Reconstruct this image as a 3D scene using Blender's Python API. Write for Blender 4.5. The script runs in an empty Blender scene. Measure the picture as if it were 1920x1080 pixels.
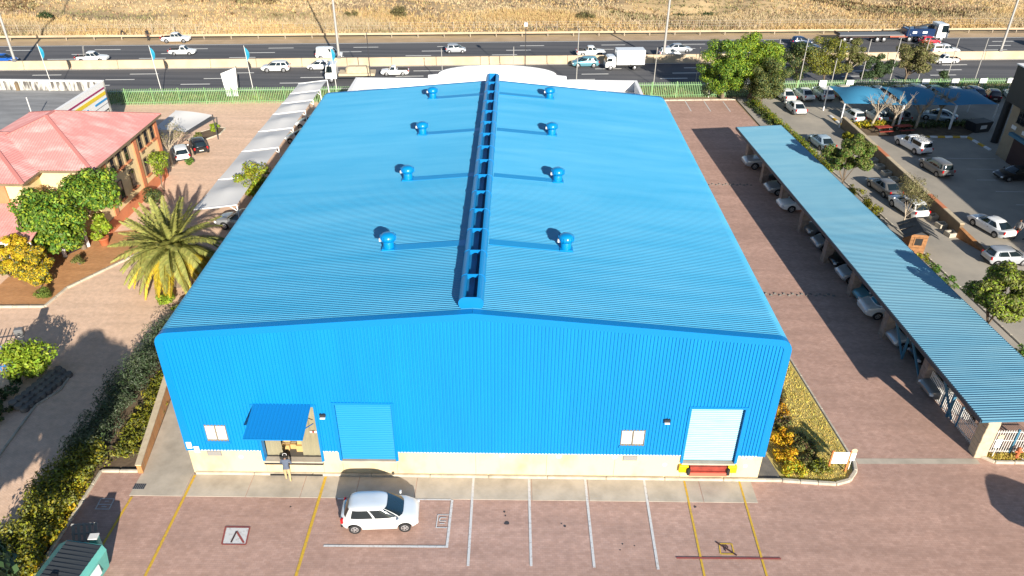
import bpy, bmesh, math, random
import numpy as np
from mathutils import Vector, Matrix
random.seed(7); rng = np.random.default_rng(7)
scene = bpy.context.scene
COL = scene.collection
PI = math.pi

# ------------------------------------------------------------------ camera
cam_d = bpy.data.cameras.new('camera'); cam = bpy.data.objects.new('camera', cam_d); COL.objects.link(cam)
cam_d.sensor_width = 36.0; cam_d.lens = 36.0 * 1418.6 / 1920.0; cam_d.clip_start = 0.5; cam_d.clip_end = 3000
def cam_basis(yaw, pitch, roll):
    f = Vector((math.sin(yaw)*math.cos(pitch), math.cos(yaw)*math.cos(pitch), -math.sin(pitch)))
    r = Vector((math.cos(yaw), -math.sin(yaw), 0)); u = r.cross(f)
    c, s = math.cos(roll), math.sin(roll)
    return c*r + s*u, -s*r + c*u, f
r_, u_, f_ = cam_basis(-0.001593, 0.557241, 0.0103747)
cam.matrix_world = Matrix(((r_.x, u_.x, -f_.x, 1.79656), (r_.y, u_.y, -f_.y, -27.94667), (r_.z, u_.z, -f_.z, 28.83029), (0, 0, 0, 1)))
scene.camera = cam

# ------------------------------------------------------------------ sky, sun, exposure
SUN_EL = math.radians(20.4)
SDX, SDY = -0.92, 2.62                      # shadow run in metres for one metre of height
SDL = math.hypot(SDX, SDY)
world = bpy.data.worlds.new('World'); scene.world = world; world.use_nodes = True
wn = world.node_tree; wn.nodes.clear()
wo = wn.nodes.new('ShaderNodeOutputWorld'); wb = wn.nodes.new('ShaderNodeBackground'); sk = wn.nodes.new('ShaderNodeTexSky')
sk.sky_type = 'NISHITA'; sk.sun_disc = False; sk.sun_elevation = SUN_EL
sun_az = math.atan2(-SDX, -SDY)             # compass-like angle of the sun, from +Y towards +X
sk.sun_rotation = sun_az % (2*PI)
sk.altitude = 1400; sk.air_density = 1.0; sk.dust_density = 0.6; sk.ozone_density = 1.0
wb.inputs['Strength'].default_value = 0.072
wn.links.new(sk.outputs[0], wb.inputs[0]); wn.links.new(wb.outputs[0], wo.inputs[0])
sun_d = bpy.data.lights.new('sun', 'SUN'); sun = bpy.data.objects.new('sun', sun_d); COL.objects.link(sun)
sun_d.energy = 4.8; sun_d.angle = math.radians(0.5); sun_d.color = (1.0, 0.935, 0.83)
sdir = Vector((SDX/SDL*math.cos(SUN_EL), SDY/SDL*math.cos(SUN_EL), -math.sin(SUN_EL)))
sun.rotation_euler = sdir.to_track_quat('-Z', 'Y').to_euler()
sun.location = (20, -60, 40)
scene.view_settings.view_transform = 'Standard'; scene.view_settings.look = 'None'
scene.view_settings.gamma = 1.0; scene.view_settings.exposure = 0.93; scene.view_settings.use_curve_mapping = False
scene.cycles.use_denoising = True
scene.cycles.max_bounces = 6; scene.cycles.diffuse_bounces = 3; scene.cycles.glossy_bounces = 3
scene.cycles.transparent_max_bounces = 8

# ------------------------------------------------------------------ materials
def lin(c):
    if isinstance(c, str):
        c = c.lstrip('#'); c = [int(c[i:i+2], 16)/255 for i in (0, 2, 4)]
        return tuple((x/12.92 if x <= 0.04045 else ((x+0.055)/1.055)**2.4) for x in c)
    return tuple(c)
MATS = {}
def mat(name, col, rough=0.6, metal=0.0, col2=None, scale=2.0, detail=4.0, coord='obj', stretch=(1, 1, 1), bump=0.0, bscale=None,
        island=0.0, trans=0.0, spec=0.5, coat=0.0, alpha=1.0, contrast=(0.35, 0.65), emit=None, rotz=0.0, col3=None, scale3=0.3):
    if name in MATS: return MATS[name]
    m = bpy.data.materials.new(name); m.use_nodes = True; nt = m.node_tree; N = nt.nodes; L = nt.links
    b = N['Principled BSDF']; col = lin(col)
    b.inputs['Base Color'].default_value = (*col, 1); b.inputs['Roughness'].default_value = rough; b.inputs['Metallic'].default_value = metal
    b.inputs['Specular IOR Level'].default_value = spec; b.inputs['Coat Weight'].default_value = coat; b.inputs['Alpha'].default_value = alpha
    b.inputs['Coat Roughness'].default_value = 0.05
    src = None
    def coords():
        mp = N.new('ShaderNodeMapping'); mp.inputs['Scale'].default_value = stretch; mp.inputs['Rotation'].default_value = (0, 0, rotz)
        if coord == 'world':
            g = N.new('ShaderNodeNewGeometry'); L.new(g.outputs['Position'], mp.inputs[0])
        else:
            g = N.new('ShaderNodeTexCoord'); L.new(g.outputs['Object'], mp.inputs[0])
        return mp
    if col2 is not None:
        mp = coords(); nz = N.new('ShaderNodeTexNoise'); nz.inputs['Scale'].default_value = scale; nz.inputs['Detail'].default_value = detail
        nz.inputs['Roughness'].default_value = 0.6; L.new(mp.outputs[0], nz.inputs['Vector'])
        rp = N.new('ShaderNodeValToRGB'); rp.color_ramp.elements[0].position = contrast[0]; rp.color_ramp.elements[1].position = contrast[1]
        rp.color_ramp.elements[0].color = (*col, 1); rp.color_ramp.elements[1].color = (*lin(col2), 1)
        L.new(nz.outputs['Fac'], rp.inputs[0]); src = rp.outputs[0]
        if col3 is not None:
            n3 = N.new('ShaderNodeTexNoise'); n3.inputs['Scale'].default_value = scale3; n3.inputs['Detail'].default_value = 5; L.new(mp.outputs[0], n3.inputs['Vector'])
            r3 = N.new('ShaderNodeValToRGB'); r3.color_ramp.elements[0].position = 0.48; r3.color_ramp.elements[1].position = 0.62; L.new(n3.outputs['Fac'], r3.inputs[0])
            mx3 = N.new('ShaderNodeMixRGB'); L.new(r3.outputs[0], mx3.inputs[0]); L.new(src, mx3.inputs[1]); mx3.inputs[2].default_value = (*lin(col3), 1)
            src = mx3.outputs[0]
    if island:
        g = N.new('ShaderNodeNewGeometry'); hs = N.new('ShaderNodeHueSaturation')
        mr = N.new('ShaderNodeMapRange'); mr.inputs[3].default_value = 1-island; mr.inputs[4].default_value = 1+island
        L.new(g.outputs['Random Per Island'], mr.inputs[0]); L.new(mr.outputs[0], hs.inputs['Value'])
        mr2 = N.new('ShaderNodeMapRange'); mr2.inputs[3].default_value = 0.5-0.035*island/0.4; mr2.inputs[4].default_value = 0.5+0.03*island/0.4
        mm = N.new('ShaderNodeMath'); mm.operation = 'FRACT'; m2 = N.new('ShaderNodeMath'); m2.operation = 'MULTIPLY'; m2.inputs[1].default_value = 7.31
        L.new(g.outputs['Random Per Island'], m2.inputs[0]); L.new(m2.outputs[0], mm.inputs[0]); L.new(mm.outputs[0], mr2.inputs[0]); L.new(mr2.outputs[0], hs.inputs['Hue'])
        if src: L.new(src, hs.inputs['Color'])
        else: hs.inputs['Color'].default_value = (*col, 1)
        src = hs.outputs[0]
    if src: L.new(src, b.inputs['Base Color'])
    if bump:
        mp = coords(); nb = N.new('ShaderNodeTexNoise'); nb.inputs['Scale'].default_value = bscale or scale*4; nb.inputs['Detail'].default_value = 5
        L.new(mp.outputs[0], nb.inputs['Vector']); bp = N.new('ShaderNodeBump'); bp.inputs['Strength'].default_value = bump; bp.inputs['Distance'].default_value = 0.05
        L.new(nb.outputs['Fac'], bp.inputs['Height']); L.new(bp.outputs[0], b.inputs['Normal'])
    if trans:
        out = N['Material Output']; tr = N.new('ShaderNodeBsdfTranslucent'); mx = N.new('ShaderNodeMixShader'); mx.inputs[0].default_value = trans
        if src: L.new(src, tr.inputs[0])
        else: tr.inputs[0].default_value = (*col, 1)
        L.new(b.outputs[0], mx.inputs[1]); L.new(tr.outputs[0], mx.inputs[2]); L.new(mx.outputs[0], out.inputs[0])
    if emit:
        b.inputs['Emission Color'].default_value = (*lin(emit[0]), 1); b.inputs['Emission Strength'].default_value = emit[1]
    MATS[name] = m
    return m
def brick_mat(name, c1, c2, mortar, sx, sy, rot=0.0, stain='#6b5a50', stain_amt=0.5, msize=0.03):
    """interlocking brick paving: brick pattern with stains and patchy wear"""
    if name in MATS: return MATS[name]
    m = bpy.data.materials.new(name); m.use_nodes = True; nt = m.node_tree; N = nt.nodes; L = nt.links; b = N['Principled BSDF']
    b.inputs['Roughness'].default_value = 0.85; b.inputs['Specular IOR Level'].default_value = 0.25
    g = N.new('ShaderNodeNewGeometry'); mp = N.new('ShaderNodeMapping'); mp.inputs['Rotation'].default_value = (0, 0, rot); L.new(g.outputs['Position'], mp.inputs[0])
    br = N.new('ShaderNodeTexBrick'); br.inputs['Scale'].default_value = 1.0; br.inputs['Brick Width'].default_value = sx; br.inputs['Row Height'].default_value = sy
    br.inputs['Mortar Size'].default_value = msize*sy; br.inputs['Mortar Smooth'].default_value = 0.4; br.inputs['Bias'].default_value = 0.0
    br.inputs['Color1'].default_value = (*lin(c1), 1); br.inputs['Color2'].default_value = (*lin(c2), 1); br.inputs['Mortar'].default_value = (*lin(mortar), 1)
    L.new(mp.outputs[0], br.inputs['Vector'])
    n1 = N.new('ShaderNodeTexNoise'); n1.inputs['Scale'].default_value = 0.35; n1.inputs['Detail'].default_value = 7; n1.inputs['Roughness'].default_value = 0.68; L.new(g.outputs['Position'], n1.inputs['Vector'])
    r1 = N.new('ShaderNodeValToRGB'); r1.color_ramp.elements[0].position = 0.40; r1.color_ramp.elements[1].position = 0.72; L.new(n1.outputs['Fac'], r1.inputs[0])
    mu = N.new('ShaderNodeMath'); mu.operation = 'MULTIPLY'; mu.inputs[1].default_value = stain_amt; L.new(r1.outputs[0], mu.inputs[0])
    mx = N.new('ShaderNodeMixRGB'); L.new(mu.outputs[0], mx.inputs[0]); L.new(br.outputs[0], mx.inputs[1]); mx.inputs[2].default_value = (*lin(stain), 1)
    n2 = N.new('ShaderNodeTexNoise'); n2.inputs['Scale'].default_value = 2.6; n2.inputs['Detail'].default_value = 8; L.new(g.outputs['Position'], n2.inputs['Vector'])
    hs = N.new('ShaderNodeHueSaturation'); mr = N.new('ShaderNodeMapRange'); mr.inputs[1].default_value = 0.3; mr.inputs[2].default_value = 0.7; mr.inputs[3].default_value = 0.91; mr.inputs[4].default_value = 1.09
    L.new(n2.outputs['Fac'], mr.inputs[0]); L.new(mr.outputs[0], hs.inputs['Value']); L.new(mx.outputs[0], hs.inputs['Color'])
    m4 = N.new('ShaderNodeMapping'); m4.inputs['Scale'].default_value = (0.09, 1.1, 1); m4.inputs['Rotation'].default_value = (0, 0, 0.12); L.new(g.outputs['Position'], m4.inputs[0])
    n4 = N.new('ShaderNodeTexNoise'); n4.inputs['Scale'].default_value = 1.0; n4.inputs['Detail'].default_value = 6; L.new(m4.outputs[0], n4.inputs['Vector'])
    mr4 = N.new('ShaderNodeMapRange'); mr4.inputs[1].default_value = 0.35; mr4.inputs[2].default_value = 0.65; mr4.inputs[3].default_value = 0.91; mr4.inputs[4].default_value = 1.06; L.new(n4.outputs['Fac'], mr4.inputs[0])
    h4 = N.new('ShaderNodeHueSaturation'); L.new(mr4.outputs[0], h4.inputs['Value']); L.new(hs.outputs[0], h4.inputs['Color'])
    L.new(h4.outputs[0], b.inputs['Base Color'])
    bp = N.new('ShaderNodeBump'); bp.inputs['Strength'].default_value = 0.35; bp.inputs['Distance'].default_value = 0.01
    L.new(br.outputs['Fac'], bp.inputs['Height']); bp.invert = True; L.new(bp.outputs[0], b.inputs['Normal'])
    MATS[name] = m
    return m

mat('blue_roof', (0.040, 0.290, 0.510), 0.42, 0.0, col2=(0.085, 0.350, 0.560), scale=0.8, detail=6, coord='world', spec=0.5, stretch=(0.10, 0.9, 1), contrast=(0.3, 0.72))
mat('blue_wall', (0.0, 0.185, 0.470), 0.5, 0.0, col2=(0.0, 0.205, 0.510), scale=0.5, detail=7, coord='world', spec=0.35, stretch=(1.6, 1, 0.25))
mat('blue_trim', (0.0, 0.175, 0.46), 0.42, spec=0.4)
mat('blue_vent', (0.0, 0.21, 0.50), 0.32, spec=0.6)
mat('blue_dark', (0.01, 0.16, 0.36), 0.5)
mat('blue_faded_glare', (0.12, 0.36, 0.52), 0.45, col2=(0.20, 0.42, 0.56), scale=1.6, detail=5, coord='world', stretch=(0.5, 1, 5.0), contrast=(0.3, 0.75))  # faded blue, made paler to put the sun's reflections into the colour
mat('carport_sheet', (0.125, 0.315, 0.435), 0.42, col2=(0.18, 0.37, 0.47), scale=0.8, coord='world', spec=0.5, stretch=(0.12, 0.9, 1))
mat('cream', (0.62, 0.50, 0.31), 0.8, col2=(0.50, 0.36, 0.19), scale=0.7, coord='world', stretch=(1, 1, 0.6), contrast=(0.48, 0.78), bump=0.1, bscale=30)
mat('white_paint', (0.78, 0.78, 0.76), 0.5)
mat('line_white', (0.60, 0.58, 0.55), 0.7, col2=(0.38, 0.32, 0.29), scale=7, coord='world', contrast=(0.52, 0.75))
mat('line_yellow', (0.62, 0.38, 0.03), 0.7, col2=(0.36, 0.22, 0.08), scale=7, coord='world', contrast=(0.5, 0.75))
mat('line_red', (0.30, 0.06, 0.05), 0.7, col2=(0.22, 0.09, 0.07), scale=7, coord='world', contrast=(0.45, 0.75))
mat('line_dark', (0.06, 0.025, 0.022), 0.7)
mat('concrete', (0.50, 0.43, 0.34), 0.85, col2=(0.35, 0.30, 0.235), scale=0.9, detail=8, coord='world', contrast=(0.38, 0.72), bump=0.08, bscale=20)
mat('concrete_kerb', (0.52, 0.46, 0.36), 0.85, col2=(0.34, 0.29, 0.22), scale=2.0, coord='world', contrast=(0.4, 0.75), bump=0.1, bscale=20)
mat('concrete_dark', (0.20, 0.18, 0.15), 0.9, col2=(0.12, 0.11, 0.10), scale=1.5, coord='world')
mat('barrier', (0.54, 0.42, 0.28), 0.85, col2=(0.42, 0.32, 0.21), scale=0.35, coord='world', contrast=(0.42, 0.68), bump=0.05)
mat('asphalt', (0.085, 0.086, 0.094), 0.9, col2=(0.135, 0.134, 0.138), scale=0.5, detail=5, coord='world', rotz=-math.atan(0.078), stretch=(0.03, 1.05, 1), contrast=(0.38, 0.62), spec=0.2)
mat('asphalt_lot', (0.31, 0.28, 0.235), 0.92, col2=(0.42, 0.37, 0.30), scale=0.25, detail=8, coord='world', contrast=(0.38, 0.66), spec=0.2)
mat('soil', (0.23, 0.155, 0.085), 0.95, col2=(0.34, 0.24, 0.13), scale=0.12, detail=10, coord='world', contrast=(0.35, 0.68))
mat('veld_soil', (0.44, 0.30, 0.145), 0.95, col2=(0.58, 0.42, 0.22), scale=0.16, detail=12, coord='world', contrast=(0.35, 0.65), stretch=(0.6, 1.3, 1), bump=0.9, bscale=0.9, col3=(0.24, 0.17, 0.10), scale3=0.05)
mat('sand', (0.50, 0.36, 0.22), 0.95, col2=(0.40, 0.28, 0.16), scale=0.3, coord='world')
mat('garden_soil', (0.10, 0.065, 0.04), 0.95, col2=(0.17, 0.12, 0.07), scale=1.2, coord='world', bump=0.4)
mat('lawn_soil', (0.52, 0.40, 0.12), 0.95, col2=(0.40, 0.32, 0.09), scale=1.0, coord='world', bump=0.4)
brick_mat('paving', '#bd9a8a', '#b08d7d', '#8a7468', 0.22, 0.11, rot=0.0, stain='#9c7e6f', stain_amt=0.5)
brick_mat('paving_drive', '#e6c4a9', '#debb9f', '#c2a188', 0.22, 0.11, rot=0.5, stain='#cfae92', stain_amt=0.5)
brick_mat('orange_brick', '#c9905c', '#b97f4f', '#b59a7c', 0.22, 0.075, stain='#a87850', stain_amt=0.3, msize=0.12)
mat('glass', (0.012, 0.016, 0.02), 0.06, spec=0.8)
mat('glass_car', (0.010, 0.018, 0.022), 0.05, spec=0.9)
mat('window_white', (0.72, 0.70, 0.64), 0.35, col2=(0.62, 0.60, 0.55), scale=3)
mat('window_frame', (0.20, 0.17, 0.13), 0.5)
mat('black', (0.012, 0.012, 0.013), 0.55)
mat('tyre', (0.016, 0.016, 0.017), 0.85)
mat('rim', (0.45, 0.45, 0.46), 0.35, 0.6)
mat('grey_metal', (0.20, 0.20, 0.20), 0.5, 0.3)
mat('pole_metal', (0.42, 0.40, 0.37), 0.5, 0.2)
mat('pole_dark', (0.05, 0.05, 0.055), 0.5, 0.2)
mat('lamp_red', (0.50, 0.01, 0.012), 0.25)
mat('lamp_clear', (0.75, 0.77, 0.78), 0.15)
mat('plate', (0.65, 0.62, 0.50), 0.5)
mat('pink_roof', (0.62, 0.26, 0.235), 0.6, col2=(0.76, 0.45, 0.41), scale=0.9, detail=7, coord='world', contrast=(0.45, 0.72), stretch=(0.5, 1.0, 1), rotz=0.5)
mat('pink_flash', (0.56, 0.21, 0.18), 0.6)
mat('wall_yellow', (0.82, 0.62, 0.33), 0.85, col2=(0.74, 0.55, 0.28), scale=0.8, coord='world')
mat('wall_orange', (0.62, 0.22, 0.10), 0.85, col2=(0.52, 0.18, 0.08), scale=1.0, coord='world')
mat('shade_white', (0.68, 0.67, 0.65), 0.75, trans=0.12)
mat('shade_blue', (0.05, 0.25, 0.42), 0.7, trans=0.15)
mat('pale_steel', (0.66, 0.64, 0.60), 0.45)
mat('fence_green', (0.16, 0.33, 0.13), 0.6, col2=(0.24, 0.40, 0.17), scale=1.5, coord='world')
mat('fence_blue', (0.03, 0.16, 0.42), 0.45)
mat('office_white', (0.80, 0.79, 0.77), 0.7)
mat('office_roof', (0.52, 0.51, 0.49), 0.7, col2=(0.44, 0.43, 0.42), scale=0.4, coord='world')
mat('flat_roof', (0.20, 0.20, 0.20), 0.85, col2=(0.30, 0.30, 0.30), scale=0.8, detail=8, coord='world', stretch=(0.3, 1.6, 1), rotz=0.4)
mat('parapet_dirty', (0.60, 0.57, 0.51), 0.85, col2=(0.10, 0.09, 0.08), scale=1.2, detail=9, coord='world', stretch=(2.2, 1, 0.35), contrast=(0.44, 0.58))
mat('stripe_magenta', (0.32, 0.015, 0.11), 0.6); mat('stripe_yellow', (0.75, 0.55, 0.03), 0.6); mat('stripe_cyan', (0.03, 0.28, 0.58), 0.6)
mat('stone_pillar', (0.30, 0.24, 0.20), 0.9, col2=(0.20, 0.155, 0.13), scale=3.0, coord='world', bump=0.3)
mat('stone_cream', (0.56, 0.46, 0.31), 0.85, col2=(0.48, 0.38, 0.25), scale=3.0, coord='world', bump=0.2)
mat('steel_blue', (0.05, 0.17, 0.26), 0.5)
mat('steel_dark', (0.03, 0.05, 0.07), 0.5)
mat('red_steel', (0.34, 0.05, 0.03), 0.6, col2=(0.22, 0.03, 0.02), scale=4)
mat('red_steel_light', (0.60, 0.13, 0.08), 0.6)
mat('yellow_paint', (0.80, 0.60, 0.0), 0.5)
mat('pvc_strip', (0.30, 0.27, 0.17), 0.35, col2=(0.20, 0.18, 0.12), scale=1.0, stretch=(3, 3, 0.5))
mat('carton', (0.52, 0.34, 0.13), 0.8)
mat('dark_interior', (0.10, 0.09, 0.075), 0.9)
mat('teal_bin', (0.10, 0.36, 0.32), 0.45, col2=(0.13, 0.42, 0.36), scale=1.5)
mat('teal_bin_dark', (0.05, 0.24, 0.26), 0.45)
mat('bin_lid', (0.035, 0.04, 0.045), 0.5)
mat('grey_wood', (0.22, 0.215, 0.205), 0.85)
mat('wood_orange', (0.36, 0.165, 0.06), 0.7, col2=(0.24, 0.11, 0.04), scale=3)
mat('blue_canopy', (0.0, 0.145, 0.40), 0.5)
mat('sign_orange', (0.62, 0.18, 0.06), 0.6)
mat('tar_paper', (0.030, 0.034, 0.040), 0.6, bump=0.5, bscale=5)
mat('wall_beige', (0.34, 0.27, 0.18), 0.85, col2=(0.28, 0.22, 0.15), scale=1.0, coord='world')
mat('wall_brown', (0.22, 0.155, 0.09), 0.9, col2=(0.17, 0.12, 0.07), scale=1.2, coord='world', bump=0.15)
mat('maroon', (0.045, 0.018, 0.018), 0.6)
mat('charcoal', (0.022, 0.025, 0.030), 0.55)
mat('sign_white', (0.75, 0.75, 0.74), 0.5)
mat('text_blue', (0.04, 0.06, 0.25), 0.6); mat('text_grey', (0.25, 0.25, 0.27), 0.6); mat('text_red', (0.6, 0.03, 0.05), 0.6)
mat('flag_teal', (0.02, 0.30, 0.45), 0.7, trans=0.2)
mat('terracotta', (0.45, 0.13, 0.05), 0.7)
mat('bark', (0.13, 0.095, 0.065), 0.95, col2=(0.20, 0.15, 0.10), scale=3, stretch=(1, 1, 0.3), bump=0.5)
mat('bark_pale', (0.42, 0.35, 0.26), 0.9, col2=(0.32, 0.26, 0.19), scale=3, stretch=(1, 1, 0.3))
for nm, c, isl in (('leaf_green', (0.095, 0.185, 0.024), .42), ('leaf_bright', (0.24, 0.33, 0.026), .34), ('leaf_dark', (0.058, 0.095, 0.034), .4),
                   ('leaf_olive', (0.155, 0.17, 0.045), .4), ('leaf_yellow', (0.52, 0.38, 0.02), .3), ('leaf_lime', (0.22, 0.31, 0.025), .35),
                   ('leaf_grey', (0.10, 0.125, 0.075), .4), ('leaf_palm', (0.33, 0.33, 0.085), .3), ('leaf_palm_dry', (0.56, 0.42, 0.035), .25),
                   ('leaf_orange', (0.62, 0.34, 0.012), .3), ('leaf_hedge', (0.25, 0.25, 0.018), .42), ('leaf_brown', (0.15, 0.10, 0.045), .4), ('leaf_khaki', (0.20, 0.18, 0.075), .4)):
    mat(nm, c, 0.55, island=isl, trans=0.22, spec=0.3)
mat('straw', (0.60, 0.43, 0.20), 0.8, island=0.25, trans=0.2, spec=0.2)
mat('straw_pale', (0.56, 0.44, 0.26), 0.85, island=0.25, trans=0.2, spec=0.2)
mat('straw_dark', (0.33, 0.24, 0.13), 0.85, island=0.45, trans=0.1, spec=0.2)
mat('straw_olive', (0.28, 0.25, 0.12), 0.85, island=0.4, trans=0.15, spec=0.2)
mat('grass_lawn', (0.66, 0.53, 0.13), 0.8, island=0.35, trans=0.2, spec=0.2)
mat('grass_green', (0.14, 0.19, 0.035), 0.8, island=0.4, trans=0.2, spec=0.2)
mat('blue_door', (0.0, 0.215, 0.52), 0.45, spec=0.4)
def paint(name, col, metal=0.0, rough=0.3):
    return mat('paint_'+name, col, rough, metal, coat=0.6, spec=0.5)
for n, c, me in (('white', (0.80, 0.80, 0.78), 0), ('silver', (0.46, 0.48, 0.50), .35), ('pearl', (0.64, 0.645, 0.63), .1), ('grey', (0.20, 0.195, 0.185), .3), ('black', (0.010, 0.010, 0.012), 0),
                 ('blue', (0.012, 0.10, 0.42), .1), ('navy', (0.008, 0.030, 0.095), .1), ('red', (0.55, 0.012, 0.03), 0), ('maroon', (0.045, 0.008, 0.010), .1),
                 ('beige', (0.50, 0.45, 0.36), 0), ('teal', (0.12, 0.30, 0.36), .25), ('midgrey', (0.30, 0.31, 0.32), .3), ('iceblue', (0.42, 0.52, 0.58), .2)):
    paint(n, c, me)
M = MATS

# ------------------------------------------------------------------ mesh helpers
class MB:
    """collects faces of ONE part and links them as one mesh object"""
    def __init__(s): s.v = []; s.f = []; s.m = []; s.cur = 0
    def add(s, vs, fs):
        o = len(s.v); s.v += [tuple(v) for v in vs]; s.f += [tuple(i+o for i in f) for f in fs]; s.m += [s.cur]*len(fs); return s
    def quad(s, a, b, c, d): return s.add([a, b, c, d], [(0, 1, 2, 3)])
    def box(s, x0, x1, y0, y1, z0, z1, M4=None):
        vs = [(x0, y0, z0), (x1, y0, z0), (x1, y1, z0), (x0, y1, z0), (x0, y0, z1), (x1, y0, z1), (x1, y1, z1), (x0, y1, z1)]
        if M4 is not None: vs = [tuple(M4 @ Vector(v)) for v in vs]
        return s.add(vs, [(0, 3, 2, 1), (4, 5, 6, 7), (0, 1, 5, 4), (1, 2, 6, 5), (2, 3, 7, 6), (3, 0, 4, 7)])
    def cbox(s, c, size, rz=0.0, ch=0.0):
        """box with chamfered top and vertical edges, centre of base at c"""
        x, y, z = size[0]/2, size[1]/2, size[2]
        R = Matrix.Translation(Vector(c)) @ Matrix.Rotation(rz, 4, 'Z')
        if ch <= 0: return s.box(-x, x, -y, y, 0, z, R)
        def ring(k, zz):
            a, b = x-k, y-k; e = ch
            return [(a-e, -b, zz), (a, -b+e, zz), (a, b-e, zz), (a-e, b, zz), (-a+e, b, zz), (-a, b-e, zz), (-a, -b+e, zz), (-a+e, -b, zz)]
        rs = [ring(0, 0), ring(0, z-ch), ring(ch, z)]
        vs = [tuple(R @ Vector(v)) for r in rs for v in r]; fs = []
        for k in range(2):
            for i in range(8): fs.append((k*8+i, k*8+(i+1) % 8, (k+1)*8+(i+1) % 8, (k+1)*8+i))
        fs.append(tuple(range(16, 24))); fs.append(tuple(range(7, -1, -1)))
        return s.add(vs, fs)
    def tube(s, pts, radii, n=8, cap=True, squash=None):
        pts = [Vector(p) for p in pts]
        if not hasattr(radii, '__len__'): radii = [radii]*len(pts)
        vs = []; fs = []; up0 = None
        for i, p in enumerate(pts):
            d = (pts[min(i+1, len(pts)-1)] - pts[max(i-1, 0)]); d = d.normalized() if d.length > 1e-9 else Vector((0, 0, 1))
            ref = Vector((0, 0, 1)) if abs(d.z) < 0.95 else Vector((1, 0, 0))
            a = d.cross(ref).normalized(); b = d.cross(a).normalized()
            if up0 is not None and a.dot(up0) < 0: a, b = -a, -b
            up0 = a
            for k in range(n):
                t = 2*PI*k/n; vs.append(tuple(p + (a*math.cos(t) + b*math.sin(t))*radii[i]))
        for i in range(len(pts)-1):
            for k in range(n): fs.append((i*n+k, i*n+(k+1) % n, (i+1)*n+(k+1) % n, (i+1)*n+k))
        if cap: fs.append(tuple(range(n-1, -1, -1))); fs.append(tuple((len(pts)-1)*n+k for k in range(n)))
        return s.add(vs, fs)
    def bar(s, a, b, w, h=None, up=(0, 0, 1)):
        a = Vector(a); b = Vector(b); h = h or w; d = (b-a).normalized(); u = Vector(up)
        if abs(d.dot(u)) > 0.98: u = Vector((0, 1, 0))
        x = d.cross(u).normalized()*w/2; y = x.cross(d).normalized()*h/2
        vs = [a-x-y, a+x-y, a+x+y, a-x+y, b-x-y, b+x-y, b+x+y, b-x+y]
        return s.add(vs, [(0, 1, 2, 3), (7, 6, 5, 4), (0, 4, 5, 1), (1, 5, 6, 2), (2, 6, 7, 3), (3, 7, 4, 0)])
    def prism(s, poly, z0, z1):
        n = len(poly); vs = [(p[0], p[1], z0) for p in poly] + [(p[0], p[1], z1) for p in poly]
        fs = [tuple(range(n-1, -1, -1)), tuple(range(n, 2*n))] + [(i, (i+1) % n, n+(i+1) % n, n+i) for i in range(n)]
        return s.add(vs, fs)
    def prism_xz(s, poly, y0, y1):
        n = len(poly); vs = [(p[0], y0, p[1]) for p in poly] + [(p[0], y1, p[1]) for p in poly]
        fs = [tuple(range(n)), tuple(range(2*n-1, n-1, -1))] + [(i, n+i, n+(i+1) % n, (i+1) % n) for i in range(n)]
        return s.add(vs, fs)
    def lathe(s, prof, n=16, c=(0, 0, 0)):
        vs = []; fs = []
        for r, z in prof:
            for k in range(n):
                t = 2*PI*k/n; vs.append((c[0]+r*math.cos(t), c[1]+r*math.sin(t), c[2]+z))
        for i in range(len(prof)-1):
            for k in range(n): fs.append((i*n+k, i*n+(k+1) % n, (i+1)*n+(k+1) % n, (i+1)*n+k))
        fs.append(tuple((len(prof)-1)*n+k for k in range(n))); fs.append(tuple(range(n-1, -1, -1)))
        return s.add(vs, fs)
    def mesh(s, name, mats, smooth=None):
        me = bpy.data.meshes.new(name); me.from_pydata(s.v, [], s.f)
        for m in (mats if isinstance(mats, (list, tuple)) else [mats]): me.materials.append(M[m] if isinstance(m, str) else m)
        if len(me.materials) > 1: me.polygons.foreach_set('material_index', s.m)
        bm = bmesh.new(); bm.from_mesh(me); bmesh.ops.recalc_face_normals(bm, faces=bm.faces) if smooth is not None else None; bm.to_mesh(me); bm.free()
        if smooth:
            me.polygons.foreach_set('use_smooth', [True]*len(me.polygons)); me.set_sharp_from_angle(angle=math.radians(smooth))
        me.update(); return me
    def build(s, name, mats, parent=None, smooth=None, label=None):
        o = bpy.data.objects.new(name, s.mesh(name, mats, smooth)); COL.objects.link(o)
        if parent is not None: o.parent = parent
        if label: o['label'] = label
        return o
def link(name, me, parent=None, loc=None, rot=None, scale=None):
    o = bpy.data.objects.new(name, me); COL.objects.link(o)
    if parent is not None: o.parent = parent
    if loc is not None: o.location = loc
    if rot is not None: o.rotation_euler = rot
    if scale is not None: o.scale = scale
    return o
def tag(o, label=None, cat=None, group=None, kind=None):
    if label: o['label'] = label
    if cat: o['category'] = cat
    if group: o['group'] = group
    if kind: o['kind'] = kind
    return o
def thing(name, label, cat, loc=(0, 0, 0), rz=0.0, group=None):
    o = bpy.data.objects.new(name, None); COL.objects.link(o); o.location = loc; o.rotation_euler = (0, 0, rz); o.empty_display_size = 0.3
    return tag(o, label, cat, group)
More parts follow.
